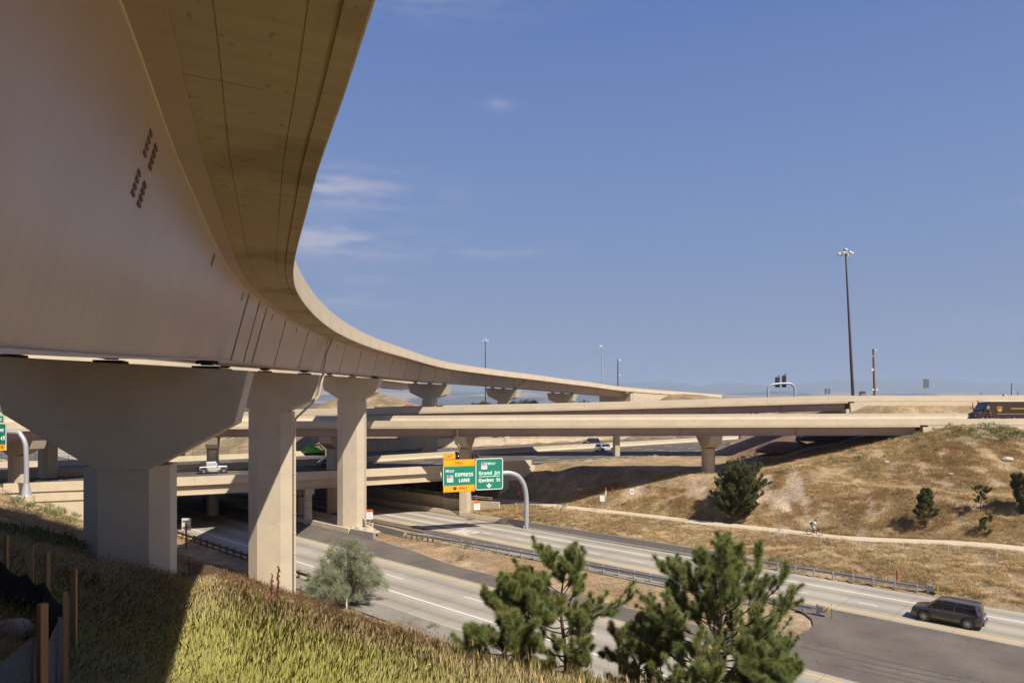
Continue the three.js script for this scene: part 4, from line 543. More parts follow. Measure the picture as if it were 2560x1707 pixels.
// ---------- silt fences ----------
{
  const t = thing('silt_fence', 'black silt fence on wooden stakes in the shaded corner', 'fence'), st = [[-2.75, 3.1], [-3.18, 4.6], [-3.55, 5.4], [-4.55, 7.06], [-5.98, 8.75], [-6.33, 8.95], [-7.0, 9.4], [-8.6, 10.2]], hts = [.8, .98, .95, .96, .95, .95, .95, .9];
  const base = st.map(([X, F]) => groundAt(X, F)); base.forEach((b, k) => { const w = k === 1 ? .052 : .046; part('stake', [place([bx(w, hts[k] + .25, w * .8)], b.clone().add(V3(0, hts[k] / 2 - .1, 0)), .2 + k)], mat.stake, t); });
  for (let k = 0; k < st.length - 1; k++) { // sagging cloth between stakes
    const n = 14, m = 8, pos = [], idx = [], a = base[k], b = base[k + 1]; for (let i = 0; i <= n; i++) for (let j = 0; j <= m; j++) { const u = i / n, v = j / m, h = (k < 3 ? .8 : .62) - .1 * Math.sin(Math.PI * u), p = a.clone().lerp(b, u), wob = .05 * Math.sin(u * 9 + v * 4 + k) * (1 - .4 * v) + .06 * Math.sin(Math.PI * u); pos.push(p.x + wob * .7 - .035, lerp(groundAt(p.x, -p.z).y - .1, a.y * (1 - u) + b.y * u + h, v), p.z + wob * .6 + .035); }
    for (let i = 0; i < n; i++) for (let j = 0; j < m; j++) { const q = i * (m + 1) + j; idx.push(q, q + m + 1, q + m + 2, q, q + m + 2, q + 1); }
    const g = new THREE.BufferGeometry(); g.setAttribute('position', new THREE.Float32BufferAttribute(pos, 3)); g.setIndex(idx); g.computeVertexNormals(); part('cloth', [g], k < 3 ? mat.fabricBlue : mat.fabric, t);
  }
}
{
  const t = thing('lath_fence', 'row of reddish brown lath stakes on the slope beside the second pier', 'fence'), m = M(.2, .13, .085, { map: TX.wood }); const q = [];
  for (let k = 0; k <= 24; k++) { const u = k / 24, F = lerp(27, 62, u * u * .5 + u * .5), px = lerp(474, 632, u), p = groundAt((px - 1280) / FOC * F, F), h = .9; q.push(p); part('lath', [bx(.1, h + .3, .04, p.x, p.y + h / 2 - .1, p.z, .3 * hash(k, 1, 1))], m, t); }
  part('wire', [tube(q.map(p => p.clone().add(V3(0, .6, 0))), .012, 60, 4)], mat.corten, t);
  part('cloth', q.slice(0, -1).map((p, k) => beam(p.clone().add(V3(0, .16, 0)), q[k + 1].clone().add(V3(0, .16, 0)), .02, .3)), M(.06, .05, .04), t);
}
// litter: a blue bag by the fence and a white post in the verge
{ const p = groundAt(-12.6, 26.5), t = thing('blue_bag', 'crumpled blue and black bag caught on the lath fence', 'bag'); const g = new THREE.IcosahedronGeometry(.16, 3), a = g.attributes.position; for (let i = 0; i < a.count; i++) { const s = 1 + .35 * (hash(Math.round(a.getX(i) * 40), Math.round(a.getY(i) * 40), 5) - .5); a.setXYZ(i, a.getX(i) * s, a.getY(i) * s * .8, a.getZ(i) * s); } g.computeVertexNormals(); part('bag', [g.clone().translate(p.x + .15, p.y + .25, p.z)], M(.05, .1, .3), t); part('bag_half', [g.scale(.8, 1.2, .8).translate(p.x - .2, p.y + .4, p.z)], mat.black, t); }
{ const p = foot(866, 1530), t = thing('white_stub_post', 'short white stub post in front of the silvery shrub', 'post'); part('post', [cyl(.06, .06, 1.3, p.x, p.y + .55, p.z, 10)], M(.7, .66, .58), t); part('cap', [cyl(.065, .065, .05, p.x, p.y + 1.2, p.z, 10)], M(.75, .72, .66), t); }
{ const a = foot(826, 1520), b = foot(872, 1535), t = thing('pale_kerb_rail', 'pale fallen rail lying in the grass by the shrub', 'rail'); part('rail', [beam(a.clone().add(V3(0, .12, 0)), b.clone().add(V3(0, .12, 0)), .18, .16)], mat.concPale, t); }

// ---------- vehicles (x forward, y up, z to the right side) ----------
function ringLoft(rings) { // rings of equal length, closed across; capped at both ends
  const n = rings[0].length, pos = [], idx = []; for (const r of rings) for (const p of r) pos.push(...p);
  for (let i = 0; i < rings.length - 1; i++) for (let k = 0; k < n; k++) { const a = i * n + k, b = i * n + (k + 1) % n; idx.push(a, b, b + n, a, b + n, a + n); }
  for (const [r, s] of [[0, 1], [rings.length - 1, 0]]) for (let k = 1; k < n - 1; k++) { const o = r * n; s ? idx.push(o, o + k + 1, o + k) : idx.push(o, o + k, o + k + 1); }
  const g = new THREE.BufferGeometry(); g.setAttribute('position', new THREE.Float32BufferAttribute(pos, 3)); g.setIndex(idx); const f = toCreasedNormals(g.toNonIndexed(), .62); return autoUV(f);
}
function car(name, label, o) {
  const t = thing(name, label, 'car'), L = o.L, W = o.W / 2, m = paint(...o.color), by = o.belt, ro = o.H, cl = .28, hood = o.hood;
  // body: stations along x, [x, bottom, top of body there, half width]
  const st = [[-L / 2, .55, by * .93, W * .86], [-L / 2 + .12, .34, by * .99, W * .95], [-L * .38, cl, by + .02, W], [-L * .1, cl, by + .02, W], [o.cowl, cl, by, W], [o.cowl + .25, cl, lerp(by, hood, .5) + .03, W], [L / 2 - .55, cl, hood, W * .98], [L / 2 - .14, .32, hood - .1, W * .9], [L / 2, .45, hood - .26, W * .8]];
  const ring = ([x, b, y, w]) => [[x, b, -w * .94], [x, b + .16, -w], [x, lerp(b, y, .62), -w], [x, y - .1, -w * .97], [x, y, -w * .88], [x, y, w * .88], [x, y - .1, w * .97], [x, lerp(b, y, .62), w], [x, b + .16, w], [x, b, w * .94]];
  const body = part('body', [ringLoft(st.map(ring))], m, t);
  // greenhouse: dark glass volume and a painted roof with pillars
  const [g0, g1, g2, g3] = o.gh, wr = W * .76, wb = W * .9, rrx = (x0, x1, w, y) => [[x0 + .12, y, -w], [x1 - .12, y, -w], [x1, y, -w * .8], [x1, y, w * .8], [x1 - .12, y, w], [x0 + .12, y, w], [x0, y, w * .8], [x0, y, -w * .8]];
  const gl = part('windows', [ringLoft([rrx(g0, g3, wb, by - .03), rrx(lerp(g0, g1, .55), lerp(g3, g2, .55), lerp(wb, wr, .5) + .02, lerp(by, ro, .55)), rrx(g1 + .04, g2 - .02, wr, ro - .07)])], mat.glass, t);
  part('roof', [ringLoft([rrx(g1 - .04, g2 + .04, wr + .03, ro - .09), rrx(g1, g2, wr, ro - .02), rrx(g1 + .25, g2 - .3, wr * .8, ro)])], m, t);
  for (const s of [-1, 1]) { const P = (x, y, w) => V3(x, y, s * w); part('pillar', [beam(P(g3 - .04, by, wb * .97), P(g2 - .06, ro - .06, wr), .09, .09)], m, t); part('pillar', [beam(P(g0 + .16, by, wb * 1.0), P(g1 + .2, ro - .06, wr + .01), .34, .12)], m, t); part('pillar', [beam(P(lerp(g0, g3, .5), by, wb * .995), P(lerp(g1, g2, .52), ro - .06, wr + .01), .05, .09)], o.dark ? mat.black : m, t);
    part('mirror', [bx(.16, .15, .22, g3 - .45, by + .12, s * (W + .1))], m, t); part('headlight', [bx(.2, .16, .34, L / 2 - .12, hood - .3, s * W * .64)], mat.lamp, t); part('taillight', [bx(.18, o.tail || .22, .3, -L / 2 + .1, by - .2, s * W * .74)], mat.red, t); for (const x of [-.12, .95]) part('door_handle', [bx(.2, .03, .03, x - .35, by - .12, s * (W + .005))], o.trim || m, body); if (o.rack) part('roof_rail', [beam(V3(g1 + .3, ro + .04, s * wr * .82), V3(g2 - .4, ro + .04, s * wr * .82), .04, .05)], mat.chrome, t); }
  part('bumper', [bx(.16, .28, W * 1.72, -L / 2 - .02, .58, 0)], m, t); part('bumper', [bx(.14, .26, W * 1.6, L / 2 - .02, .5, 0)], o.trimDark || m, t); part('license_plate', [bx(.02, .16, .34, -L / 2 - .015, by - .34, 0)], mat.paleMetal, t); if (o.chrome) part('trim_bar', [bx(.03, .06, W * 1.3, -L / 2 - .01, by - .2, 0), bx(.03, .05, W * 1.4, -L / 2 - .1, .66, 0)], mat.chrome, t);
  if (o.step) for (const s of [-1, 1]) part('running_board', [bx(L * .42, .06, .16, 0, .34, s * (W - .02))], mat.black, t);
  const R = o.R; for (const x of [-L * .3 + (o.wx || 0), L * .31]) for (const s of [-1, 1]) { part('wheel_arch', [new THREE.CylinderGeometry(R * 1.2, R * 1.2, .06, 22, 1, false).rotateX(Math.PI / 2).translate(x, R + .04, s * (W - .012))], mat.black, t); const w = sub('wheel', t); part('tyre', [new THREE.TorusGeometry(R - .1, .11, 10, 26).scale(1, 1, 1.15).translate(x, R, s * (W - .07)), cyl(R - .12, R - .12, .16, 0, 0, 0, 20).rotateX(Math.PI / 2).translate(x, R, s * (W - .1))], mat.rubber, w); const sp = [cyl(.07, .07, .06, 0, 0, 0, 10).rotateX(Math.PI / 2).translate(x, R, s * (W + .02))]; for (let k = 0; k < 9; k++) { const a = k / 9 * 6.283; sp.push(bx(.05, R * .62, .03, 0, R * .31, 0, 0, 0, 0).rotateZ(a).translate(x, R, s * (W + .012))); } sp.push(new THREE.TorusGeometry(R * .66, .025, 6, 26).translate(x, R, s * (W + .01))); part('rim', sp, o.rim || mat.rim, w); }
  return t;
}
const stand = (t, p, dirX, dirF) => { t.position.copy(p); t.rotation.y = Math.atan2(dirF, dirX); return t; };   // x axis turned along (dirX, dirF) in plan
const SUVT = { L: 5.05, W: 2.03, H: 1.98, belt: 1.2, hood: 1.16, cowl: 1.3, gh: [-2.45, -2.25, .62, 1.42], R: .44 };
stand(car('suv', 'bronze brown SUV driving on the lower road at right', { ...SUVT, color: [.07, .062, .058], chrome: 1, rack: 1, step: 1, trim: mat.chrome, tail: .2 }), sc3(-12.0, 66.0, .006), -SX, SC);
const onHwy = (x, lat, t, rev) => { const f = frameAtLen(hwy, LX(x)), p = onFrame(f, lat, .008); stand(t, p, (rev ? -1 : 1) * f.T.x, (rev ? -1 : 1) * -f.T.z); return t; };
{ // the white open off-roader with a black soft top
  const t = thing('off_road_car', 'white boxy off-road car with black soft top on the overpass', 'car'), m = paint(.75, .75, .74), W = .87;
  part('body', [prism([[-2.0, .55], [-2.0, 1.08], [-1.95, 1.12], [.75, 1.14], [1.95, 1.08], [2.05, .98], [2.05, .62], [1.7, .5], [-1.6, .5]], 1.5, .05)], m, t); part('cab', [prism([[-1.02, 1.1], [-1.02, 1.82], [.38, 1.84], [.78, 1.1]], 1.46, .05)], m, t); part('soft_top', [prism([[-1.96, 1.1], [-1.9, 1.72], [-1.8, 1.8], [-1.04, 1.82], [-1.04, 1.1]], 1.44, .05)], M(.03, .035, .06), t); part('windscreen', [prism([[.4, 1.2], [.36, 1.74], [.42, 1.74], [.72, 1.2]], 1.3, .0)], mat.glass, t);
  for (const s of [-1, 1]) { for (const [a, b] of [[-.9, -.36], [-.24, .36]]) part('side_window', [bx(b - a, .42, .03, (a + b) / 2, 1.5, s * .75)], mat.glass, t); part('fender', [prism([[1.0, .82], [1.15, 1.0], [1.95, 1.0], [2.15, .86], [2.1, .8], [1.9, .92], [1.2, .92], [1.05, .76]].reverse(), .3, .02).translate(0, 0, s * .84), prism([[-1.95, .78], [-1.75, .98], [-1.0, .98], [-.8, .74], [-.9, .74], [-1.1, .9], [-1.7, .9], [-1.85, .74]].reverse(), .28, .02).translate(0, 0, s * .84)], mat.black, t); part('taillight', [bx(.05, .2, .14, -2.06, .95, s * .66)], mat.red, t); part('mirror', [bx(.1, .16, .2, .62, 1.26, s * .92)], mat.black, t); for (const x of [-1.38, 1.5]) { const w = sub('wheel', t); part('tyre', [new THREE.TorusGeometry(.3, .12, 10, 24).scale(1, 1, 1.2).translate(x, .42, s * .78)], mat.rubber, w); part('rim', [cyl(.24, .24, .1, 0, 0, 0, 16).rotateX(Math.PI / 2).translate(x, .42, s * .84)], mat.rim, w); } }
  part('spare_wheel', [new THREE.TorusGeometry(.27, .11, 8, 22).rotateY(Math.PI / 2).translate(-2.2, 1.0, 0), cyl(.2, .2, .1, 0, 0, 0, 14).rotateZ(Math.PI / 2).translate(-2.2, 1.0, 0)], mat.rubber, t); part('bumper', [bx(.2, .2, 1.6, 2.15, .6, 0), bx(.18, .2, 1.6, -2.1, .6, 0)], mat.black, t); onHwy(-47.8 + 6, -12.6, t);
}
const SUVM = { L: 4.8, W: 1.95, H: 1.78, belt: 1.08, hood: 1.06, cowl: .8, gh: [-2.2, -1.95, .5, 1.05], R: .38 };
onHwy(-.5, -14.5, car('suv', 'black SUV with a white roof passing behind the sign pier', { ...SUVM, color: [.008, .009, .014] })).children[2].material = paint(.75, .75, .75);
onHwy(41, -33, car('suv', 'dark blue grey SUV on the far highway lanes', { ...SUVM, color: [.03, .036, .06], rack: 1 }), true);
onHwy(31, -16.2, car('suv', 'white SUV on the highway left of a slim bridge pier', { ...SUVM, color: [.78, .78, .77], rack: 1, trimDark: mat.black }));
onHwy(-24.5, -15, car('hatchback_car', 'silver car in shadow half hidden behind the third pier', { L: 4.4, W: 1.8, H: 1.5, belt: .95, hood: .92, cowl: .75, gh: [-2.0, -1.3, .2, .95], R: .33, color: [.3, .32, .36] }));
onHwy(-93, -40, car('dark_car', 'dark vehicle leading the three far left vehicles', { ...SUVM, color: [.02, .022, .025] }), true); onHwy(-89, -37, car('suv', 'black vehicle between the leading one and the white van at far left', { ...SUVM, H: 2.1, color: [.01, .01, .012] }), true);
{ const t = onHwy(-85, -34.5, car('white_van', 'white van behind the far left sign mast', { ...SUVM, H: 2.2, L: 5, color: [.7, .7, .7] }), true); t.userData.category = 'van'; }
// ---------- people ----------
// bones: [ax, ay, az, ar, bx, by, bz, br]; one continuous skin meshed from a smooth union of tapered capsules
function skinned(bones, cell, k = .05) {
  const lo = [1e9, 1e9, 1e9], hi = [-1e9, -1e9, -1e9]; for (const b of bones) for (const o of [0, 4]) for (let q = 0; q < 3; q++) { lo[q] = Math.min(lo[q], b[o + q] - b[o + 3] - .06); hi[q] = Math.max(hi[q], b[o + q] + b[o + 3] + .06); }
  const size = Math.max(hi[0] - lo[0], hi[1] - lo[1], hi[2] - lo[2]), res = Math.min(90, Math.ceil(size / cell) + 4), mc = new MarchingCubes(res, new THREE.MeshStandardMaterial(), false, false, 90000), c = lo.map((v, q) => (v + hi[q]) / 2), hs = size / 2 * 1.04; mc.isolation = 0;
  for (let z = 0; z < res; z++) for (let y = 0; y < res; y++) for (let x = 0; x < res; x++) {
    const p = [c[0] + (x / res * 2 - 1) * hs, c[1] + (y / res * 2 - 1) * hs, c[2] + (z / res * 2 - 1) * hs]; let d = 1e9;
    for (const b of bones) { const ab = [b[4] - b[0], b[5] - b[1], b[6] - b[2]], ap = [p[0] - b[0], p[1] - b[1], p[2] - b[2]], L2 = ab[0] ** 2 + ab[1] ** 2 + ab[2] ** 2 || 1e-9, t = clamp((ap[0] * ab[0] + ap[1] * ab[1] + ap[2] * ab[2]) / L2), e = Math.hypot(ap[0] - ab[0] * t, ap[1] - ab[1] * t, ap[2] - ab[2] * t) - lerp(b[3], b[7], t), h = clamp(.5 + .5 * (d - e) / k); d = lerp(d, e, h) - k * h * (1 - h); }
    mc.field[x + y * res + z * res * res] = -d;
  }
  mc.update(); const n = mc.count, g = new THREE.BufferGeometry(); const P = mc.positionArray.slice(0, n * 3), N = mc.normalArray.slice(0, n * 3); for (let i = 0; i < n; i++) for (let q = 0; q < 3; q++) P[3 * i + q] = c[q] + P[3 * i + q] * hs;
  g.setAttribute('position', new THREE.BufferAttribute(P, 3)); g.setAttribute('normal', new THREE.BufferAttribute(N, 3)); return autoUV(g);
}
const B = (a, ra, b, rb) => [...a, ra, ...b, rb];
// pose: joints by name; z is the person's side, x forward
function person(label, J, look, group) {
  const t = thing('person', label, 'person', group), all = [], shirt = [], pants = [], hair = [], shoe = []; const m3 = (p, q, f) => p.map((v, k) => lerp(v, q[k], f));
  const chest = B(J.pelvis, .145, J.chest, .17), sh = B(J.sl, .075, J.sr, .075); all.push(chest, sh, B(J.chest, .13, J.neck, .06), B(J.neck, .058, m3(J.neck, J.head, .6), .058), B(J.head, .098, [J.head[0] + .015, J.head[1] + .05, J.head[2]], .098), B([J.head[0] + .03, J.head[1] - .07, J.head[2]], .062, [J.head[0] + .06, J.head[1] - .05, J.head[2]], .05), B([J.head[0] + .1, J.head[1] - .01, J.head[2]], .018, [J.head[0] + .115, J.head[1] - .03, J.head[2]], .018), ...[-1, 1].map(s => B([J.head[0] - .005, J.head[1] + .01, J.head[2] + s * .095], .022, [J.head[0] - .005, J.head[1] - .02, J.head[2] + s * .097], .018)));
  for (const s of ['l', 'r']) { const z = s === 'l' ? -1 : 1, h = J['h' + s], e = J['e' + s], w = J['w' + s], d = w.map((v, k) => v - e[k]), dl = Math.hypot(...d), dn = d.map(v => v / dl), palm = w.map((v, k) => v + dn[k] * .09); all.push(B(J['s' + s], .062, e, .047), B(e, .045, w, .032), B(w, .034, palm, .04)); for (let f = 0; f < 4; f++) { const o = (f - 1.5) * .021, b = [palm[0], palm[1], palm[2] + o], c1 = [b[0] + dn[0] * .035, b[1] + dn[1] * .035 - .012, b[2]], c2 = [c1[0] + dn[0] * .012, c1[1] - .032, c1[2]]; all.push(B(b, .0105, c1, .0095), B(c1, .0095, c2, .008)); } const tb = w.map((v, k) => v + dn[k] * .035); all.push(B(tb, .013, [tb[0] + dn[0] * .035, tb[1] + .01, tb[2] - z * .05], .0095));
    const kn = J['k' + s], an = J['a' + s], toe = [an[0] + J['f' + s][0], an[1] + J['f' + s][1], an[2]]; all.push(B(h, .095, kn, .06), B(kn, .06, an, .042), B(an, .042, toe, .035)); shirt.push(B(J['s' + s], .078, m3(J['s' + s], e, look.sleeve ?? .6), .062)); if ((look.sleeve ?? .6) > .9) shirt.push(B(e, .058, m3(e, w, .9), .044)); pants.push(B(h, .112, kn, .076)); if (look.long) pants.push(B(kn, .076, m3(kn, an, .85), .062)); shoe.push(B([an[0] - .05, an[1] - .045, an[2]], .046, [toe[0] + .03, toe[1] - .02, toe[2]], .042)); }
  mesh('body', skinned(all, .012, .03), mat.skin, t); mesh('shirt', skinned([B(J.pelvis, .16, J.chest, .188), B(J.sl, .09, J.sr, .09), ...shirt], .022, .05), look.shirt, t); mesh('trousers', skinned([B([J.pelvis[0], J.pelvis[1] + .05, J.pelvis[2]], .165, J.pelvis, .165), ...pants], .022, .05), look.pants, t); mesh('shoes', skinned([shoe[0]], .02, .03), mat.black, t); mesh('shoes', skinned([shoe[1]], .02, .03), mat.black, t);
  mesh(look.hat ? 'helmet' : 'hair', skinned([B([J.head[0] - .03, J.head[1] + .05, J.head[2]], .108, [J.head[0] + (look.hat ? .06 : .01), J.head[1] + .075, J.head[2]], .09)], .014, .03), look.hat || mat.barkDark, t); if (look.pack) mesh('backpack', skinned([B([J.pelvis[0] - .14, J.pelvis[1] + .16, 0], .12, [J.chest[0] - .17, J.chest[1] - .02, 0], .12)], .03, .05), look.pack, t); for (const s of [-1, 1]) mesh('eye', new THREE.SphereGeometry(.013, 8, 6).translate(J.head[0] + .092, J.head[1] + .012, J.head[2] + s * .036), mat.black, t); return t;
}
const walkPose = (lean = .05, st = .3) => ({ pelvis: [0, .95, 0], chest: [lean, 1.33, 0], neck: [lean * 1.3, 1.5, 0], head: [lean * 1.6 + .02, 1.64, 0], sl: [lean, 1.42, -.19], sr: [lean, 1.42, .19], el: [lean + .12, 1.16, -.25], er: [lean - .14, 1.16, .25], wl: [lean + .32, 1.02, -.22], wr: [lean - .08, .93, .26], hl: [0, .92, -.1], hr: [0, .92, .1], kl: [-st * .35, .5, -.1], kr: [st * .75, .52, .1], al: [-st * 1.2, .13, -.1], ar: [st * .9, .09, .1], fl: [.15, -.05, 0], fr: [.16, -.02, 0] });
{ // cyclist and bicycle on the path
  const p = foot(2042, 1338).add(V3(0, .06, 0)), s0 = sOf(p.x, -p.z), [ax, af] = XF(s0 + 2, pathC(s0 + 2)), [bx0, bf] = XF(s0 - 2, pathC(s0 - 2)), c = XF(s0, pathC(s0) - .2), pos = V3(c[0], pathY(s0) + .03, -c[1]), k = 1.08;
  const bike = thing('bicycle', 'dark mountain bicycle ridden along the concrete path', 'bicycle'), R = .35; for (const x of [-.55, .56]) { const w = sub('wheel', bike); part('tyre', [new THREE.TorusGeometry(R - .03, .033, 8, 30).translate(x, R, 0)], mat.rubber, w); const sp = [cyl(.03, .03, .1, 0, 0, 0, 8).rotateX(Math.PI / 2).translate(x, R, 0)]; for (let q = 0; q < 14; q++) { const a = q / 14 * 6.283; sp.push(bar(V3(x, R, 0), V3(x + .31 * Math.cos(a), R + .31 * Math.sin(a), 0), .0035, .0035, 4)); } part('spokes', sp, mat.rim, w); }
  const fb = (a, b, r = .022) => bar(V3(...a), V3(...b), r, r, 8); part('frame', [fb([-.55, R, 0], [-.08, .33, 0], .016), fb([-.08, .33, 0], [-.2, .86, 0]), fb([-.08, .33, 0], [.38, .78, 0], .026), fb([-.2, .8, 0], [.38, .84, 0]), fb([-.55, R, 0], [-.2, .78, 0], .014)], M(.05, .025, .02, { roughness: .4 }), bike); part('fork', [fb([.56, R, .05], [.4, .86, .04]), fb([.56, R, -.05], [.4, .86, -.04]), fb([.4, .84, 0], [.36, .98, 0])], mat.black, bike); part('handlebar', [fb([.4, 1.02, -.33], [.4, 1.02, .33], .016)], mat.black, bike); part('saddle', [new THREE.SphereGeometry(.12, 10, 8).scale(1.1, .35, .7).translate(-.24, .93, 0), fb([-.2, .84, 0], [-.24, .92, 0])], mat.black, bike); part('crank', [fb([-.08, .33, .1], [.06, .25, .1], .014), fb([-.08, .33, -.1], [-.22, .41, -.1], .014), cyl(.1, .1, .012, 0, 0, 0, 16).rotateX(Math.PI / 2).translate(-.08, .33, .06), bx(.1, .02, .08, .06, .25, .16), bx(.1, .02, .08, -.22, .41, -.16)], mat.chrome, bike);
  const rider = person('cyclist in a dark helmet, pale shirt and navy backpack', { pelvis: [-.22, 1.06, 0], chest: [.0, 1.42, 0], neck: [.06, 1.57, 0], head: [.13, 1.69, 0], sl: [.02, 1.49, -.18], sr: [.02, 1.49, .18], el: [.22, 1.26, -.26], er: [.22, 1.26, .26], wl: [.34, 1.07, -.27], wr: [.34, 1.07, .27], hl: [-.2, 1.0, -.1], hr: [-.2, 1.0, .1], kl: [.12, .78, -.12], kr: [.18, .7, .12], al: [-.22, .5, -.13], ar: [.02, .34, .13], fl: [.16, -.03, 0], fr: [.16, -.03, 0] }, { shirt: M(.55, .58, .55), pants: M(.35, .4, .33), hat: mat.black, pack: M(.02, .025, .06), sleeve: .6 });
  for (const q of [bike, rider]) { stand(q, pos, ax - bx0, af - bf); q.scale.setScalar(k); }
}
{ const q = foot(1297, 1254), s = sOf(q.x, -q.z), c = XF(s, pathC(s)); stand(person('runner in a pink top on the path by the sign mast', walkPose(.16, .42), { shirt: M(.75, .12, .25), pants: M(.02, .02, .025), sleeve: .4 }), V3(c[0], pathY(s) + .03, -c[1]), .731, -.682); }
{ const wk = []; for (const [x, l, lab] of [[-58.5, -35.2, 'worker in yellow vest at left of two by the far parapet'], [-55.5, -35.4, 'worker in yellow vest at right of two by the far parapet']]) { const f = frameAtLen(hwy, LX(x)), p = onFrame(f, l, .01), w = person(lab, walkPose(.03, .12), { shirt: M(.6, .75, .05), pants: M(.05, .06, .12), hat: M(.8, .8, .75), sleeve: .5, long: 1 }, 'highway workers'); stand(w, p, f.T.x, -f.T.z); } }
// ---------- the brown delivery truck on the ramp bridge ----------
{
  const t = thing('delivery_truck', 'dark brown delivery truck with gold shield on the ramp bridge', 'truck'), br = M(.04, .022, .011, { roughness: .5 }), gold = M(.55, .30, .05, { roughness: .5 }), W = 1.15, L = 8.2, Ht = 3.25;
  part('cargo_box', [prism([[-L + 1.4, .55], [-L + 1.4, Ht - .12], [.2, Ht - .12], [.2, .55]], W * 2, .04)], br, t); part('cab', [prism([[.22, .55], [.22, Ht - .14], [.42, Ht - .16], [1.15, 1.75], [1.95, 1.35], [2.05, 1.2], [2.05, .5], [1.6, .42]], W * 2 - .06, .05)], br, t); part('roof', [prism([[-L + 1.42, Ht - .11], [-L + 1.45, Ht], [.1, Ht], [.34, Ht - .11]], W * 2 - .04, .02)], M(.72, .68, .6), t); part('windscreen', [prism([[.5, Ht - .3], [.56, Ht - .28], [1.2, 1.84], [1.14, 1.8]], W * 1.8)], mat.glass, t);
  for (const s of [-1, 1]) { part('door_opening', [prism([[-.32, .62], [-.32, 2.55], [.42, 2.55], [.78, 1.75], [.78, .62]], .04).translate(0, 0, s * (W + .005))], M(.012, .012, .014), t); part('side_window', [prism([[.2, 2.0], [.2, 2.5], [.45, 2.5], [.7, 2.0]], .03).translate(0, 0, s * (W + .035))], M(.3, .3, .2, { roughness: .15 }), t);
    part('shield_emblem', [prism([[-.28, .36], [.28, .36], [.3, .3], [.3, -.05], [.18, -.26], [0, -.38], [-.18, -.26], [-.3, -.05], [-.3, .3]].reverse(), .02).scale(1.25, 1.2, 1).translate(-1.35, 1.95, s * (W + .045))], gold, t); part('emblem_band', [prism([[-.24, .26], [.24, .2], [.22, .05], [-.05, .14], [-.24, .12]].reverse(), .02).scale(1.25, 1.2, 1).translate(-1.35, 1.95, s * (W + .062))], br, t); part('gold_stripe', [bx(5.4, .07, .02, -3.6, 1.22, s * (W + .045))], gold, t); part('gold_lettering', [bx(2.3, .14, .02, -4.2, 2.05, s * (W + .045))], gold, t); part('mirror', [bx(.08, .45, .22, 1.0, 2.0, s * (W + .22))], mat.black, t); for (const x of [1.25, -3.55]) { part('wheel_arch', [new THREE.CylinderGeometry(.56, .56, .05, 22).rotateX(Math.PI / 2).translate(x, .52, s * (W + .03))], mat.black, t); const w = sub('wheel', t); part('tyre', [new THREE.TorusGeometry(.32, .13, 10, 24).translate(x, .45, s * (W - .02))], mat.rubber, w); part('rim', [cyl(.24, .24, .1, 0, 0, 0, 16).rotateX(Math.PI / 2).translate(x, .45, s * (W + .02))], mat.rim, w); } part('headlight', [bx(.1, .2, .26, 2.07, .95, s * .8)], mat.lamp, t); }
  part('bumper', [bx(.2, .26, W * 1.9, 2.15, .5, 0)], mat.black, t); part('package', [bx(.35, .5, .4, .15, 1.0, W - .12)], M(.6, .55, .45), t);
  const f = frameAtLen(rampA.fr, rampA.lenX(72.5)), p = onFrame(f, -5.2, .035, -.05); stand(t, p, -f.T.x, f.T.z); t.rotation.x = -.04;
  const d = person('delivery driver in brown shirt seated in the truck doorway', { pelvis: [-.05, 1.05, 0], chest: [0, 1.48, 0], neck: [.03, 1.65, 0], head: [.07, 1.8, 0], sl: [.02, 1.56, -.18], sr: [.02, 1.56, .18], el: [.15, 1.36, -.27], er: [.15, 1.36, .27], wl: [.38, 1.4, -.2], wr: [.38, 1.4, .2], hl: [0, 1.0, -.1], hr: [0, 1.0, .1], kl: [.45, 1.02, -.12], kr: [.45, 1.02, .12], al: [.5, .62, -.12], ar: [.5, .62, .12], fl: [.15, -.03, 0], fr: [.15, -.03, 0] }, { shirt: M(.09, .05, .03), pants: M(.07, .04, .025), sleeve: .5 }); const q = onFrame(f, -5.2 + W + .12, .1, -.05).addScaledVector(f.T, -.25); stand(d, q, -f.T.x, f.T.z);
}
// lime green plant stored beyond the highway, behind the third pier
{ const g = M(.11, .5, .04, { roughness: .6 }); for (let k = 0; k < 4; k++) { const f = frameAtLen(hwy, LX(-27 + k * 5.2)), p = onFrame(f, -43.5, .02), t = thing('green_machine', ['leftmost', 'second', 'third', 'rightmost'][k] + ' of four lime green machines parked along the far wall', 'machine', 'lime green machines'); part('hull', [prism([[-2.2, .35], [-1.7, 1.5], [-.6, 1.75], [1.0, 1.6], [2.1, .4]], 1.7, .05)], g, t); part('boom', [beam(V3(-1.2, 1.4, 0), V3(1.4, 2.3 - k * .15, 0), .3, .3), beam(V3(1.4, 2.3 - k * .15, 0), V3(2.1, 1.2, 0), .25, .25)], g, t); for (const s of [-1, 1]) part('track', [bx(4.0, .5, .35, 0, .26, s * .85)], mat.black, t); stand(t, p, f.T.x, -f.T.z); } }

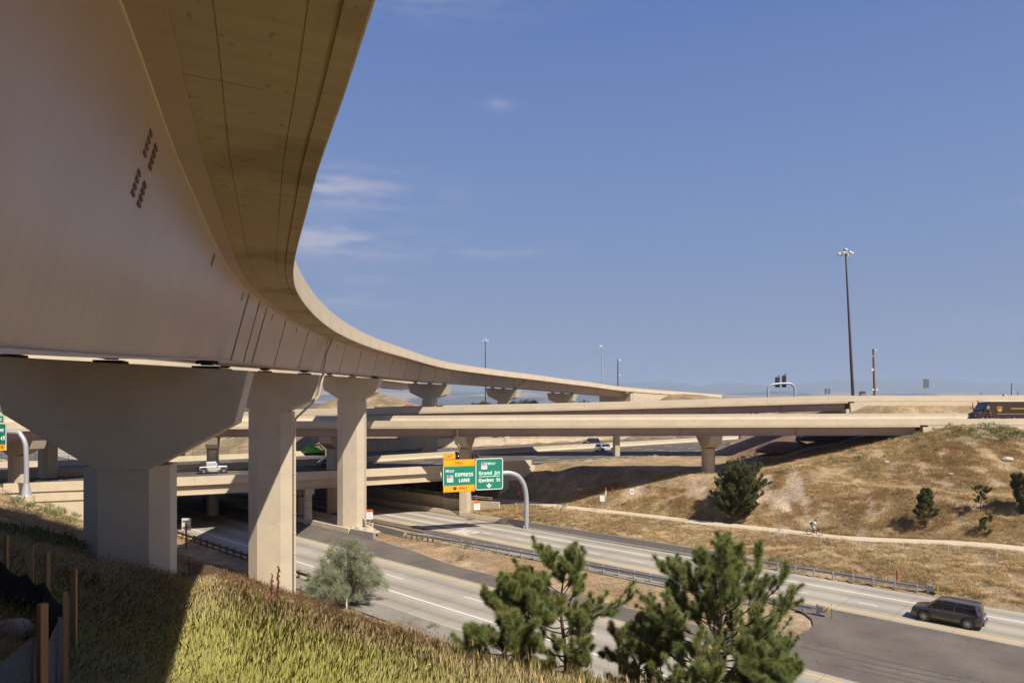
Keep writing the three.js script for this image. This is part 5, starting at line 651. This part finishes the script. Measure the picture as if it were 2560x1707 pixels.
// ---------- vegetation ----------
const rg = rng(99), cosd = (s, a) => a + (rg() - .5) * s;
function bladeTuft(n, h, spread, w, seed, seedHead = 0, lean = .35) {
  const r = rng(seed), pos = [], idx = [], col = []; for (let k = 0; k < n; k++) {
    const tone = .72 + .5 * r(), straw = r() < .3 ? [1.18, 1.04, .98] : [1, 1, 1], o0 = pos.length / 3; const a = r() * 6.283, q = Math.sqrt(r()) * spread, x = q * Math.cos(a), z = q * Math.sin(a), b = a + (r() - .5) * 2.4, hh = h * (.55 + .5 * r()), ln = lean * hh * (.3 + r()), wx = -Math.sin(b) * w, wz = Math.cos(b) * w, lx = Math.cos(b) * ln, lz = Math.sin(b) * ln, o = pos.length / 3;
    pos.push(x - wx, -.06, z - wz, x + wx, -.06, z + wz, x + lx * .3 - wx * .85, hh * .5, z + lz * .3 - wz * .85, x + lx * .3 + wx * .85, hh * .5, z + lz * .3 + wz * .85, x + lx * .72 - wx * .5, hh * .82, z + lz * .72 - wz * .5, x + lx * .72 + wx * .5, hh * .82, z + lz * .72 + wz * .5, x + lx * 1.15, hh, z + lz * 1.15); idx.push(o, o + 1, o + 3, o, o + 3, o + 2, o + 2, o + 3, o + 5, o + 2, o + 5, o + 4, o + 4, o + 5, o + 6);
    if (seedHead && r() < seedHead) { const tx = x + lx * 1.1, tz = z + lz * 1.1, p = pos.length / 3; pos.push(tx, hh * .93, tz, tx + w * 3, hh * 1.06, tz, tx - w * 3, hh * 1.05, tz + w, tx + lx * .12, hh * 1.2, tz + lz * .12); idx.push(p, p + 1, p + 3, p, p + 2, p + 3); }
    for (let z = o0; z < pos.length / 3; z++) col.push(tone * straw[0], tone * straw[1], tone * straw[2]);
  }
  const g = new THREE.BufferGeometry(); g.setAttribute('position', new THREE.Float32BufferAttribute(pos, 3)); g.setIndex(idx); g.computeVertexNormals(); g.setAttribute('color', new THREE.Float32BufferAttribute(col, 3)); const nn = g.attributes.normal; for (let i = 0; i < nn.count; i++) { const v = V3(nn.getX(i), nn.getY(i), nn.getZ(i)); if (v.y < 0) v.negate(); v.lerp(V3(0, 1, 0), .45).normalize(); nn.setXYZ(i, v.x, v.y, v.z); } return autoUV(g);
}
const grassMat = new THREE.MeshStandardMaterial({ color: 0xffffff, vertexColors: true, roughness: .9, side: THREE.DoubleSide });
const leafMat = new THREE.MeshPhysicalMaterial({ color: 0xffffff, roughness: .75, side: THREE.DoubleSide });
function scatter(name, label, geos, list) { // list: [pos, scale, rgb, tilt]
  geos.forEach((g, gi) => { const mine = list.filter((_, i) => i % geos.length === gi), im = shade(new THREE.InstancedMesh(g, grassMat, mine.length)), m = new THREE.Matrix4(), q = new THREE.Quaternion(), e = new THREE.Euler(), c = new THREE.Color(); mine.forEach(([p, s, col, sy = 1], i) => { e.set((rg() - .5) * .25, rg() * 6.283, (rg() - .5) * .25); m.compose(p, q.setFromEuler(e), V3(s, s * sy, s)); im.setMatrixAt(i, m); im.setColorAt(i, c.setRGB(...col)); }); im.name = numbered(name); im.userData = { kind: 'stuff', label, category: 'grass' }; scene.add(im); });
}
const mixa = (a, b, t) => a.map((v, k) => lerp(v, b[k], clamp(t))), vary = (c, a) => { const s = 1 + (rg() - .5) * a; return c.map(v => v * s); };
const inPier = (X, F) => Math.hypot(X + 14.4, F - 25.2) < 1.5 || Math.hypot(X + 20.7, F - 57.7) < 1.8;
{
  const OL = [.37, .365, .095], GR = [.23, .265, .075], TA = [.56, .43, .235], BR = [.43, .31, .17], list = [], far = [];
  const fenceX = F => curve1([[3.1, -2.75], [4.6, -3.18], [5.4, -3.55], [7.06, -4.55], [8.75, -5.98], [9.4, -7.0], [10.2, -8.6], [12, -12]], F);
  const put = (F0, F1, dens, sc, arr) => { const n = Math.round(dens * 1.66 * (F1 * F1 - F0 * F0) / 2); for (let k = 0; k < n; k++) { const F = Math.sqrt(lerp(F0 * F0, F1 * F1, rg())), X = (rg() * 1.66 - .83) * F, c = cOf(X, F); if (c > 34.2 || inPier(X, F)) continue; const dirt = F < 12 && X < fenceX(F) - .05; if (dirt && rg() > .25) continue; const bare = sst(.55, .61, -X / F) * sst(9, 13, F), n1 = fbm(X * .13, F * .13, 3, 401), n2 = fbm(X * .5, F * .5, 3, 407); if (rg() < bare * (.98 - .5 * sst(.5, .62, n2))) continue; if (c > 31 && n2 < .42) continue;
    const dry = clamp(sst(11, 26, F + (n1 - .5) * 16) * .85 + sst(.5, .68, n2) * .5 + (X < -3 ? .12 : 0)), col = vary(mixa(mixa(OL, GR, sst(.5, .7, n2) * .8), mixa(TA, BR, sst(.45, .65, n1)), dry), .28); const p = groundAt(X, F); const low = F < 12 && X < fenceX(F) + 1.3 ? .42 : X / F < -.45 && F > 7 ? .6 : 1; arr.push([p, sc * (.55 + .75 * n1 + .5 * rg()), col, (dirt ? .4 : low) * (.6 + .6 * rg())]); } };
  put(2.2, 8, 150, .56, list); put(8, 16, 125, .58, list); put(16, 30, 72, .56, far); put(30, 66, 30, .6, far);
  scatter('foreground_grass', 'tall olive green and straw coloured grass on the near slope', [bladeTuft(28, .62, .36, .0019, 5, .2, .6), bladeTuft(26, .76, .4, .0018, 6, .35, .5), bladeTuft(30, .5, .38, .002, 7, .1, .9), bladeTuft(24, .62, .42, .0018, 10, .3, .8)], list); scatter('slope_grass', 'straw coloured tall grass farther down the near slope', [bladeTuft(30, .58, .5, .0036, 8, .25, .6), bladeTuft(28, .7, .55, .0034, 9, .4, .5), bladeTuft(30, .5, .52, .0038, 13, .15, .85)], far);
  // straw stalks standing in front of the pines
  const st = []; for (let k = 0; k < 420; k++) { const px = 1120 + rg() * 900, F = 8 + rg() * 12, X = (px - 1280) / FOC * F; st.push([groundAt(X, F), .5 + rg() * .5, vary([.5, .37, .17], .4)]); } scatter('straw_stalks', 'thin golden stalks with seed heads before the pines', [bladeTuft(5, 1.0, .2, .0026, 14, .95, .3)], st);
}
{ // hillside
  const A = [.62, .49, .27], Bc = [.52, .395, .215], Cc = [.38, .33, .16], list = [];
  for (let k = 0; k < 190000; k++) { const s = lerp(-84, 26, rg()), c = lerp(75.2, 124, rg()), [X, F] = XF(s, c), pc = pathC(s); if (F > 112 || X / F > .8 || Math.abs(c - pc) < 1.75) continue; const u = c - pc, n1 = fbm(X * .16, F * .16, 3, 421), n2 = fbm(X * .6, F * .6, 3, 427), strk = fbm((s * .8 + c * .35) * .55, c * .12, 3, 333); if (sst(.5, .62, strk) * sst(3, 6, u) * sst(17, 10, u) * sst(-66, -56, s) * sst(-18, -30, s) > .25 + rg() * .5) continue; if (u > 8 && s < -46 && s > -60 && rg() < .85) continue; if (n2 < .36 + .1 * rg()) continue; if (hwyLat(X, F) > -1) continue; const p = groundAt(X, F); list.push([p, .7 + .5 * n1 + .3 * rg(), vary(mixa(mixa(A, Bc, sst(.42, .62, n1)), Cc, sst(12.6, 13.8, p.y) * .8 + sst(.62, .72, n2) * .6), .45)]); }
  scatter('hillside_grass', 'short dry tan grass covering the hill beyond the lower road', [bladeTuft(12, .27, .34, .009, 21, 0, .9), bladeTuft(12, .33, .38, .009, 22, .2, .8)], list);
  const md = []; for (let k = 0; k < 2600; k++) { const s = lerp(-74, -21, rg()), c = lerp(53.5, 59.7, rg()), [X, F] = XF(s, c); if (fbm(X * .4, F * .4, 3, 431) < .5) continue; md.push([groundAt(X, F).setY(-.1), .35 + .3 * rg(), vary([.42, .3, .16], .4)]); } scatter('median_grass', 'sparse dry stubble on the dirt median', [bladeTuft(10, .3, .22, .012, 25, 0, .8)], md);
}
function leafBall(n, rad, len, w, seed) { const r = rng(seed), pos = [], idx = []; for (let k = 0; k < n; k++) { const d = V3(r() - .5, r() - .3, r() - .5).normalize(), p = d.clone().multiplyScalar(rad * (.25 + .75 * r())), u = V3(r() - .5, r() - .1, r() - .5).add(d).normalize(), s = V3(r() - .5, r() - .5, r() - .5).cross(u).normalize(), o = pos.length / 3, t = p.clone().addScaledVector(u, len * (.6 + .6 * r())), m = p.clone().lerp(t, .5); pos.push(...p.toArray(), ...m.clone().addScaledVector(s, w).toArray(), ...t.toArray(), ...m.clone().addScaledVector(s, -w).toArray()); idx.push(o, o + 1, o + 2, o, o + 2, o + 3); } const g = new THREE.BufferGeometry(); g.setAttribute('position', new THREE.Float32BufferAttribute(pos, 3)); g.setIndex(idx); g.computeVertexNormals(); return autoUV(g); }
const WEED = [leafBall(46, .24, .16, .02, 31), leafBall(40, .26, .2, .018, 32)];
{ // leafy weeds and scrub
  const l = []; const spot = (px, py, n, sp, sc, col) => { const b = foot(px, py); for (let k = 0; k < n; k++) { const X = b.x + cosd(sp, 0), F = -b.z + cosd(sp * .8, 0); l.push([groundAt(X, F).add(V3(0, .12 * sc, 0)), sc * (.6 + .7 * rg()), vary(col, .5), 1.1]); } };
  const G1 = [.1, .14, .05], G2 = [.16, .17, .06], G3 = [.08, .11, .05];
  for (const [px, py, n, sp, sc, c] of [[20, 1345, 16, 3, 1.1, G3], [70, 1358, 16, 3, 1.1, G3], [110, 1366, 14, 2.4, 1.0, G3], [160, 1374, 20, 2.6, 1.15, G3], [195, 1385, 16, 2, 1.1, G3], [60, 1272, 10, 6, 1.6, G1], [110, 1290, 10, 5, 1.5, G1], [150, 1270, 8, 6, 1.5, G1], [205, 1262, 8, 6, 1.6, G2], [30, 1238, 26, 9, 1.6, G2], [120, 1240, 22, 9, 1.6, G2], [1960, 1420, 7, 2, 1.5, G2], [1935, 1408, 6, 2, 1.4, G2], [1398, 1272, 6, 2.5, 1.4, G1], [1430, 1318, 6, 3, 1.3, G2], [1385, 1312, 7, 3, 1.3, G2], [1340, 1306, 7, 3, 1.2, G1], [1770, 1400, 5, 2, 1.4, G2], [2200, 1410, 6, 3, 1.2, G2], [2450, 1480, 5, 3, 1.2, G2], [2130, 1140, 14, 8, 1.5, G2], [2330, 1085, 30, 12, 1.7, G2], [2470, 1084, 26, 8, 1.8, G1], [2540, 1090, 16, 6, 1.8, G1], [1870, 1150, 16, 6, 1.5, G1], [1085, 1575, 5, 1.2, 1.2, G1], [1030, 1605, 6, 1.4, 1.2, G1], [900, 1690, 8, 1.2, .7, G1], [560, 1600, 4, .8, .6, G1], [590, 1690, 5, .6, .5, [.1, .17, .05]], [260, 1500, 12, 1.4, .7, G3], [240, 1700, 6, .5, .5, [.12, .2, .06]]]) spot(px, py, n, sp, sc, c);
  for (const [s, c] of [[-72, 56.8], [-70, 57.2], [-66, 57], [-58, 54], [-46, 53], [-62, 58.6], [-40, 52], [-28, 52.5], [-30, 54], [-26, 56]]) { const [X, F] = XF(s, c); for (let k = 0; k < 4; k++) l.push([V3(X + cosd(1.2, 0), .08, -F + cosd(1.2, 0)), 1.0 + rg() * .4, vary(G2, .5), 1]); }
  for (let k = 0; k < 26; k++) { const p = sc3(-110 + k * 1.4, 54.4 + rg() * 1.5, .5); l.push([p, .8 + rg() * .6, vary(G1, .5), 1]); } for (let k = 0; k < 30; k++) { const p = sc3(-104 + k * 1.0, 53.35, .06); l.push([p, .5 + rg() * .5, vary(G2, .5), .8]); }
  scatter('weeds', 'scattered green leafy weeds and low scrub', WEED, l);
}
// reddish dock stalks
{ const m = M(.17, .055, .03, { side: THREE.DoubleSide }), proto = []; for (let k = 0; k < 26; k++) { const y = .35 + k * .025; proto.push(new THREE.TetrahedronGeometry(.022 + .012 * hash(k, 1, 9)).translate(.03 * (hash(k, 2, 9) - .5) + .04 * y, y, .03 * (hash(k, 3, 9) - .5))); } proto.push(bar(V3(0, -.05, 0), V3(.04, .98, 0), .007, .004, 5)); const g = join(proto); [[690, 1560, .95], [676, 1555, .8], [752, 1548, .7], [842, 1575, .75], [792, 1572, .5], [660, 1545, .5], [1183, 1632, .5], [920, 1590, .5], [470, 1480, .6]].forEach(([px, py, s], k) => { const p = foot(px, py), o = thing('dock_plant', ['tallest reddish dock stalk in the sunlit grass below the second pier', 'dock stalk just left of the tallest one', 'dock stalk right of the tallest, below the drain pipe', 'dock stalk in the grass left of the silvery shrub base', 'short dock stalk between two taller ones near the shrub', 'small dock stalk at the left end of the sunlit row', 'small dock stalk left of the leaning young pine', 'small dock stalk below the silvery shrub', 'dock stalk in the shade in front of the lath fence'][k], 'plant', 'dock stalks on the near slope'); mesh('seed_stalk', g, m, o); if (k % 2) mesh('seed_stalk', g.clone().rotateZ(.3).rotateY(k), m, o); o.position.copy(p); o.rotation.y = k; o.scale.setScalar(s * 1.9); }); }
// pines
function needleTuft(n, L, w, seed, fwd = .5) { const r = rng(seed), pos = [], idx = []; for (let k = 0; k < n; k++) { const a = r() * 6.283, t = fwd + (1 - fwd) * r(), z = lerp(-.25, 1, Math.pow(r(), .8)), q = Math.sqrt(Math.max(0, 1 - z * z)), d = V3(q * Math.cos(a), z, q * Math.sin(a)), s = V3(r() - .5, r() - .5, r() - .5).cross(d).normalize().multiplyScalar(w), b = V3(0, (r() - .75) * L * .6, 0), e = b.clone().addScaledVector(d, L * (.7 + .4 * r())), o = pos.length / 3; pos.push(b.x - s.x, b.y - s.y, b.z - s.z, b.x + s.x, b.y + s.y, b.z + s.z, e.x, e.y, e.z); idx.push(o, o + 1, o + 2); } const g = new THREE.BufferGeometry(); g.setAttribute('position', new THREE.Float32BufferAttribute(pos, 3)); g.setIndex(idx); g.computeVertexNormals(); return autoUV(g); }
const TUFT = needleTuft(120, .23, .0036, 71), TUFTF = needleTuft(60, .24, .011, 73);
function pine(label, base, h, o) { h *= .88;
  const r = rng(o.seed), t = thing('pine_tree', label, 'tree'), lean = o.lean || [0, 0], trunkAt = f => V3(base.x + lean[0] * f * f + .12 * Math.sin(f * 7 + o.seed), base.y - .3 + (h + .3) * f, base.z + lean[1] * f * f), R = o.r || h * .022; const pts = []; for (let k = 0; k <= 8; k++) pts.push(trunkAt(k / 8));
  const cur = new THREE.CatmullRomCurve3(pts), tg = new THREE.TubeGeometry(cur, 30, 1, 9), tp = tg.attributes.position; for (let i = 0; i < tp.count; i++) { const f = Math.floor(i / 10) / 30, c = cur.getPoint(f), s = R * (1.15 - f) * (1 + .25 * (fbm(i * .7, f * 20, 2, 5) - .5)); tp.setXYZ(i, c.x + (tp.getX(i) - c.x) * s, c.y + (tp.getY(i) - c.y) * s, c.z + (tp.getZ(i) - c.z) * s); } tg.computeVertexNormals(); part('trunk', [tg], o.bark || mat.bark, t);
  const limbs = [], tufts = [], W = o.w / 2 * .74, nB = o.branches, f0 = o.f0 ?? .16;
  const bough = (p0, d, len, rad, lvl) => { const q = [p0.clone()]; let p = p0.clone(), dir = d.clone(); for (let k = 0; k < 4; k++) { dir.add(V3((r() - .5) * .45, .12 + (r() - .5) * .3, (r() - .5) * .45)).normalize(); p = p.clone().addScaledVector(dir, len / 4); q.push(p); if (lvl < 2 && k > 0 && r() < (o.twig || .85)) for (let z = 0; z < (lvl ? 1 : 2); z++) { const sd = dir.clone().add(V3((r() - .5) * 1.9, (r() - .25) * .9, (r() - .5) * 1.9)).normalize(); bough(p, sd, len * (.3 + .25 * r()), rad * .5, lvl + 1); } if (k >= 2 || lvl) tufts.push([p.clone().add(V3((r() - .5) * .06, .02, (r() - .5) * .06)), dir.clone()]); } tufts.push([p, dir.clone()]); limbs.push(tube(q, rad, 6, 5)); };
  for (let k = 0; k < nB; k++) { const f = lerp(f0, .97, (k + r() * .7) / nB), env = o.env ? o.env(f) : Math.sin(Math.PI * Math.min(1, Math.pow((1 - f) * .98, .75) * .9 + .06)), a = k * 2.4 + r() * .9, len = Math.max(.2, W * env * (.75 + .45 * r())); bough(trunkAt(f), V3(Math.cos(a), lerp(-.05, .75, f * f) + (r() - .5) * .25, Math.sin(a)).normalize(), len, R * .32 * (1.1 - f) + .008, 0); }
  tufts.push([trunkAt(1), V3(0, 1, 0)]); part('limbs', limbs, o.bark || mat.bark, t);
  const im = shade(new THREE.InstancedMesh(o.far ? TUFTF : TUFT, leafMat, tufts.length)), m = new THREE.Matrix4(), q = new THREE.Quaternion(), c = new THREE.Color(), G = o.cols || [[.17, .21, .055], [.12, .165, .042], [.27, .25, .07]]; tufts.forEach(([p, d], i) => { const s = (o.ts || 1) * (.75 + .5 * r()); m.compose(p, q.setFromUnitVectors(V3(0, 1, 0), d).multiply(new THREE.Quaternion().setFromAxisAngle(V3(0, 1, 0), r() * 6)), V3(s, s, s)); im.setMatrixAt(i, m); const g = G[Math.floor(Math.pow(r(), 1.3) * G.length)], v = .75 + .5 * r(); im.setColorAt(i, c.setRGB(g[0] * v, g[1] * v, g[2] * v)); }); im.name = 'crown'; im.userData.kind = 'stuff'; t.add(im); return t;
}
const sizeAt = (p, px) => px * -p.z / FOC, DEAD = [[.2, .21, .06], [.28, .22, .08], [.34, .22, .1], [.15, .18, .05]];
{
  const near = (px, F) => groundAt((px - 1280) / FOC * F, F), tall = (q, top) => (EYE - (top - HOR) / FOC * -q.z - q.y) * 1.04; let p = near(1258, 24); pine('dark young pine with a leaning trunk, leftmost of the near pines', p, tall(p, 1450), { seed: 3, w: sizeAt(p, 215), branches: 38, twig: .7, ts: .9, lean: [.75, 0], f0: .2, env: f => .45 + .75 * Math.sin(Math.PI * clamp((1 - f) * 1.05)) });
  p = near(1406, 25); pine('tall open pine with a straight trunk, second of the near pines', p, tall(p, 1385), { seed: 12, w: sizeAt(p, 290), branches: 38, lean: [.12, 0], f0: .18, twig: .66, ts: .88, env: f => f > .8 ? .62 : f > .62 ? .8 : .55 + .5 * Math.sin(Math.PI * clamp(1.4 * (1 - f))) });
  p = near(1592, 26); pine('small browning pine between the two tallest near pines', p, tall(p, 1545), { seed: 21, w: sizeAt(p, 185), branches: 36, twig: .7, ts: .9, cols: DEAD, bark: mat.barkDark, lean: [.3, 0] });
  p = near(1798, 24); pine('largest bushy near pine at the bottom edge', p, tall(p, 1385), { seed: 34, w: sizeAt(p, 480), branches: 64, twig: .72, ts: .9, f0: .12, lean: [-.05, 0], env: f => f > .86 ? .42 : .4 + .72 * Math.pow(1 - f, .55) });
  p = near(1915, 22); pine('low pine shoot at the lower right of the largest pine', p, tall(p, 1655), { seed: 40, w: sizeAt(p, 230), branches: 34 });
  const hill = (label, px, base, top, w, seed, o = {}) => { const q = foot(px, base, 40, 120); pine(label, q, sizeAt(q, base - top), { seed, w: sizeAt(q, w), branches: 46, far: 1, ts: 1.25, f0: .05, cols: [[.11, .125, .036], [.085, .1, .028], [.15, .14, .045]], ...o }); };
  hill('dense rounded dark pine on the slope above the path', 1845, 1296, 1187, 118, 51, { branches: 80, ts: 1.25, twig: .8, env: f => .5 + .6 * Math.sin(Math.PI * clamp(.15 + (1 - f) * .8)), f0: .02 }); hill('narrow pine with bare lower trunk on the right slope', 2314, 1324, 1220, 66, 52, { f0: .24, branches: 34, twig: .6, ts: 1.0, env: f => .25 + .8 * Math.pow(1 - f, .7) }); hill('small thin pine on the right slope, higher of two', 2455, 1282, 1214, 50, 53, { f0: .4, branches: 16, ts: .8, twig: .4 }); hill('smallest sparse pine beside the path at right', 2464, 1342, 1300, 56, 54, { branches: 15, twig: .4, ts: .75 }); hill('dark pine cut off by the right edge', 2566, 1282, 1190, 80, 55, { branches: 40, twig: .6 });
}
{ // silvery shrub beside the near carriageway
  const p = foot(868, 1518, 20, 90), h = sizeAt(p, 172), w = sizeAt(p, 195) / 2, t = thing('silver_shrub', 'silvery green willow-like shrub by the near carriageway', 'shrub'), r = rng(66), st = [], lv = []; for (let k = 0; k < 110; k++) { const a = r() * 6.283, u = Math.pow(r(), .45), top = p.clone().add(V3(Math.cos(a) * w * u * .98 + (r() - .5) * .2, h * (1.02 - .72 * u * u) * (.7 + .32 * r()), Math.sin(a) * w * u * .8)), mid = p.clone().lerp(top, .5).add(V3(0, h * .12 * (1 - u), 0)), tip = top.clone().add(V3(Math.cos(a) * .35, -.1 - .25 * u, Math.sin(a) * .35)), c = new THREE.CatmullRomCurve3([p.clone().add(V3((r() - .5) * .4, -.1, (r() - .5) * .4)), mid, top, tip]); st.push(new THREE.TubeGeometry(c, 8, .014, 4)); for (let q = 0; q < 32; q++) { const f = .12 + .88 * Math.pow(r(), .65), v = c.getPoint(f); lv.push(v.add(V3((r() - .5) * .5, (r() - .5) * .5, (r() - .5) * .5))); } }
  part('stems', st, mat.barkDark, t); const im = shade(new THREE.InstancedMesh(leafBall(22, .2, .17, .014, 91), leafMat, lv.length)), m = new THREE.Matrix4(), c = new THREE.Color(); lv.forEach((v, i) => { m.makeRotationFromEuler(new THREE.Euler(r() * 6, r() * 6, r() * 6)).setPosition(v); im.setMatrixAt(i, m); const s = .7 + .6 * r(); im.setColorAt(i, c.setRGB(.235 * s, .25 * s, .145 * s)); }); im.name = 'crown'; im.userData.kind = 'stuff'; t.add(im);
}
function roundTree(label, p, h, w, seed, col, group) { const t = thing('leafy_tree', label, 'tree', group), r = rng(seed); part('trunk', [bar(V3(p.x, p.y - .5, p.z), V3(p.x, p.y + h * .5, p.z), h * .035, h * .02, 8)], mat.barkDark, t); const n = 90, im = shade(new THREE.InstancedMesh(WEED[0], leafMat, n * 5)), m = new THREE.Matrix4(), c = new THREE.Color(), cl = Array.from({ length: n }, () => { const d = V3(r() - .5, r() - .45, r() - .5).normalize().multiplyScalar(Math.cbrt(r())); return V3(p.x + d.x * w / 2, p.y + h * .58 + d.y * h * .42, p.z + d.z * w / 2); }); for (let i = 0; i < n * 5; i++) { const b = cl[i % n], s = w * .3 * (.6 + r()); m.makeRotationFromEuler(new THREE.Euler(r() * 6, r() * 6, r() * 6)).scale(V3(s, s, s)).setPosition(b.x + (r() - .5) * w * .14, b.y + (r() - .5) * w * .14, b.z + (r() - .5) * w * .14); im.setMatrixAt(i, m); const k = .6 + .8 * r(); im.setColorAt(i, c.setRGB(col[0] * k, col[1] * k, col[2] * k)); } im.name = 'crown'; im.userData.kind = 'stuff'; t.add(im); }
[[1190, 1004, 8, 'leftmost far treetop above the upper ramp bridge'], [1213, 1003, 10, 'far treetop at the foot of the distant high-mast light'], [1300, 1001, 16, 'widest of the far treetops above the upper ramp bridge'], [1327, 1000, 14, 'far treetop left of the flyover pier farthest away'], [1278, 1006, 8, 'lower far treetop beside the widest one'], [1462, 1000, 8, 'far treetop left of the flyover abutment']].forEach(([px, top, w, l], k) => { const F = 215, q = at(px, top, F), g = H(q.x, F); roundTree(l, V3(q.x, g, q.z), q.y - g, w * .32 * 1.6, 300 + k, [.06, .085, .03]); });
// lower fills seen under the right end of the ramp bridge, and pale stones
[[1965, 1138, 5, 'brown earth mound beneath the right end of the ramp bridge'], [2085, 1134, 6.5, 'darker earth mound overgrown with weeds beneath the ramp bridge']].forEach(([px, py, r, l], k) => { const F = 118, q = at(px, py, F), y = H(q.x, F), g = new THREE.SphereGeometry(r, 30, 14, 0, 6.283, 0, 1.6), a = g.attributes.position; for (let i = 0; i < a.count; i++) { const s = 1 + .22 * (fbm(a.getX(i) * .5 + 9, a.getZ(i) * .5, 3, 61 + k) - .5); a.setXYZ(i, a.getX(i) * s, a.getY(i) * s * .42, a.getZ(i) * s * .7); } g.computeVertexNormals(); const o = part('earth_mound', [g.translate(q.x, y - .3, q.z)], k ? M(.12, .08, .05, { map: TX.soil }) : M(.28, .18, .12, { map: TX.soil })); tag(o, l, 'mound'); });
{ const m = M(.62, .56, .48, { map: TX.conc }); const l = [[2218, 1158, 'pale rock low on the right crest of the hill'], [2380, 1190, 'pale rock on the middle of the right hill'], [1450, 1227, 'pale slab of litter on the hillside by the shadow'], [2520, 1152, 'pale boulder at the right edge of the hill crest'], [25, 1590, 'pale boulder in the shade behind the silt fence'], [230, 1542, 'pale stone lying in the shaded near grass']]; l.forEach(([px, py, lab], k) => { const p = foot(px, py), s = [.35, .3, .35, .5, .18, .07][k], g = new THREE.IcosahedronGeometry(s, 3), a = g.attributes.position; for (let i = 0; i < a.count; i++) { const v = 1 + .5 * (fbm(a.getX(i) / s + k * 7, a.getY(i) / s + a.getZ(i) / s, 3, 71) - .5); a.setXYZ(i, a.getX(i) * v * 1.3, a.getY(i) * v * .7, a.getZ(i) * v); } g.computeVertexNormals(); tag(part('rock', [g.translate(p.x, p.y + s * .3, p.z)], m), lab, 'rock'); }); }

// ---------- painted word on the far lane ----------
{
  const font = await new FontLoader().loadAsync('fonts/droid/droid_sans_bold.typeface.json'), g = new TextGeometry('EXPRESS', { font, size: 1, depth: .004, curveSegments: 3, bevelEnabled: false }); g.computeBoundingBox(); const b = g.boundingBox, w = b.max.x - b.min.x;
  g.translate(-b.min.x - w / 2, 0, 0).scale(2.7 / w, 3.4, 1); const o = sc3(-68.5, 65.5, .005), m = new THREE.Matrix4().makeBasis(V3(SC, 0, -SX), V3(-SX, 0, -SC), V3(0, 1, 0)); g.applyMatrix4(m).translate(o.x, o.y, o.z); part('painted_word', [g], mat.white, farRoad);
}
// curved tyre marks on the asphalt turnaround
for (const [s0, c0, s1, c1, b] of [[-19, 52, 8, 61.5, 3.2], [-18.2, 53.4, 9.5, 62.4, 3.4], [-16, 50, 12, 58, 2.2], [-14.6, 51, 13, 59.4, 2.4], [-4, 49.5, 22, 60, -2.5], [-2.8, 50.4, 23, 61.4, -2.6]]) { const q = []; for (let k = 0; k <= 6; k++) { const u = k / 6, [X, F] = XF(lerp(s0, s1, u), lerp(c0, c1, u) - b * Math.sin(Math.PI * u)); q.push([X, -EYE, F]); } mesh('tyre_mark', sweep(makePath(q, 24), rect(-.11, .11, .003, .005), 0, false), M(.15, .13, .112, { map: TX.asph, roughness: .9 }), apron); }
renderer.setSize(1024, 682);
renderer.render(scene, camera);
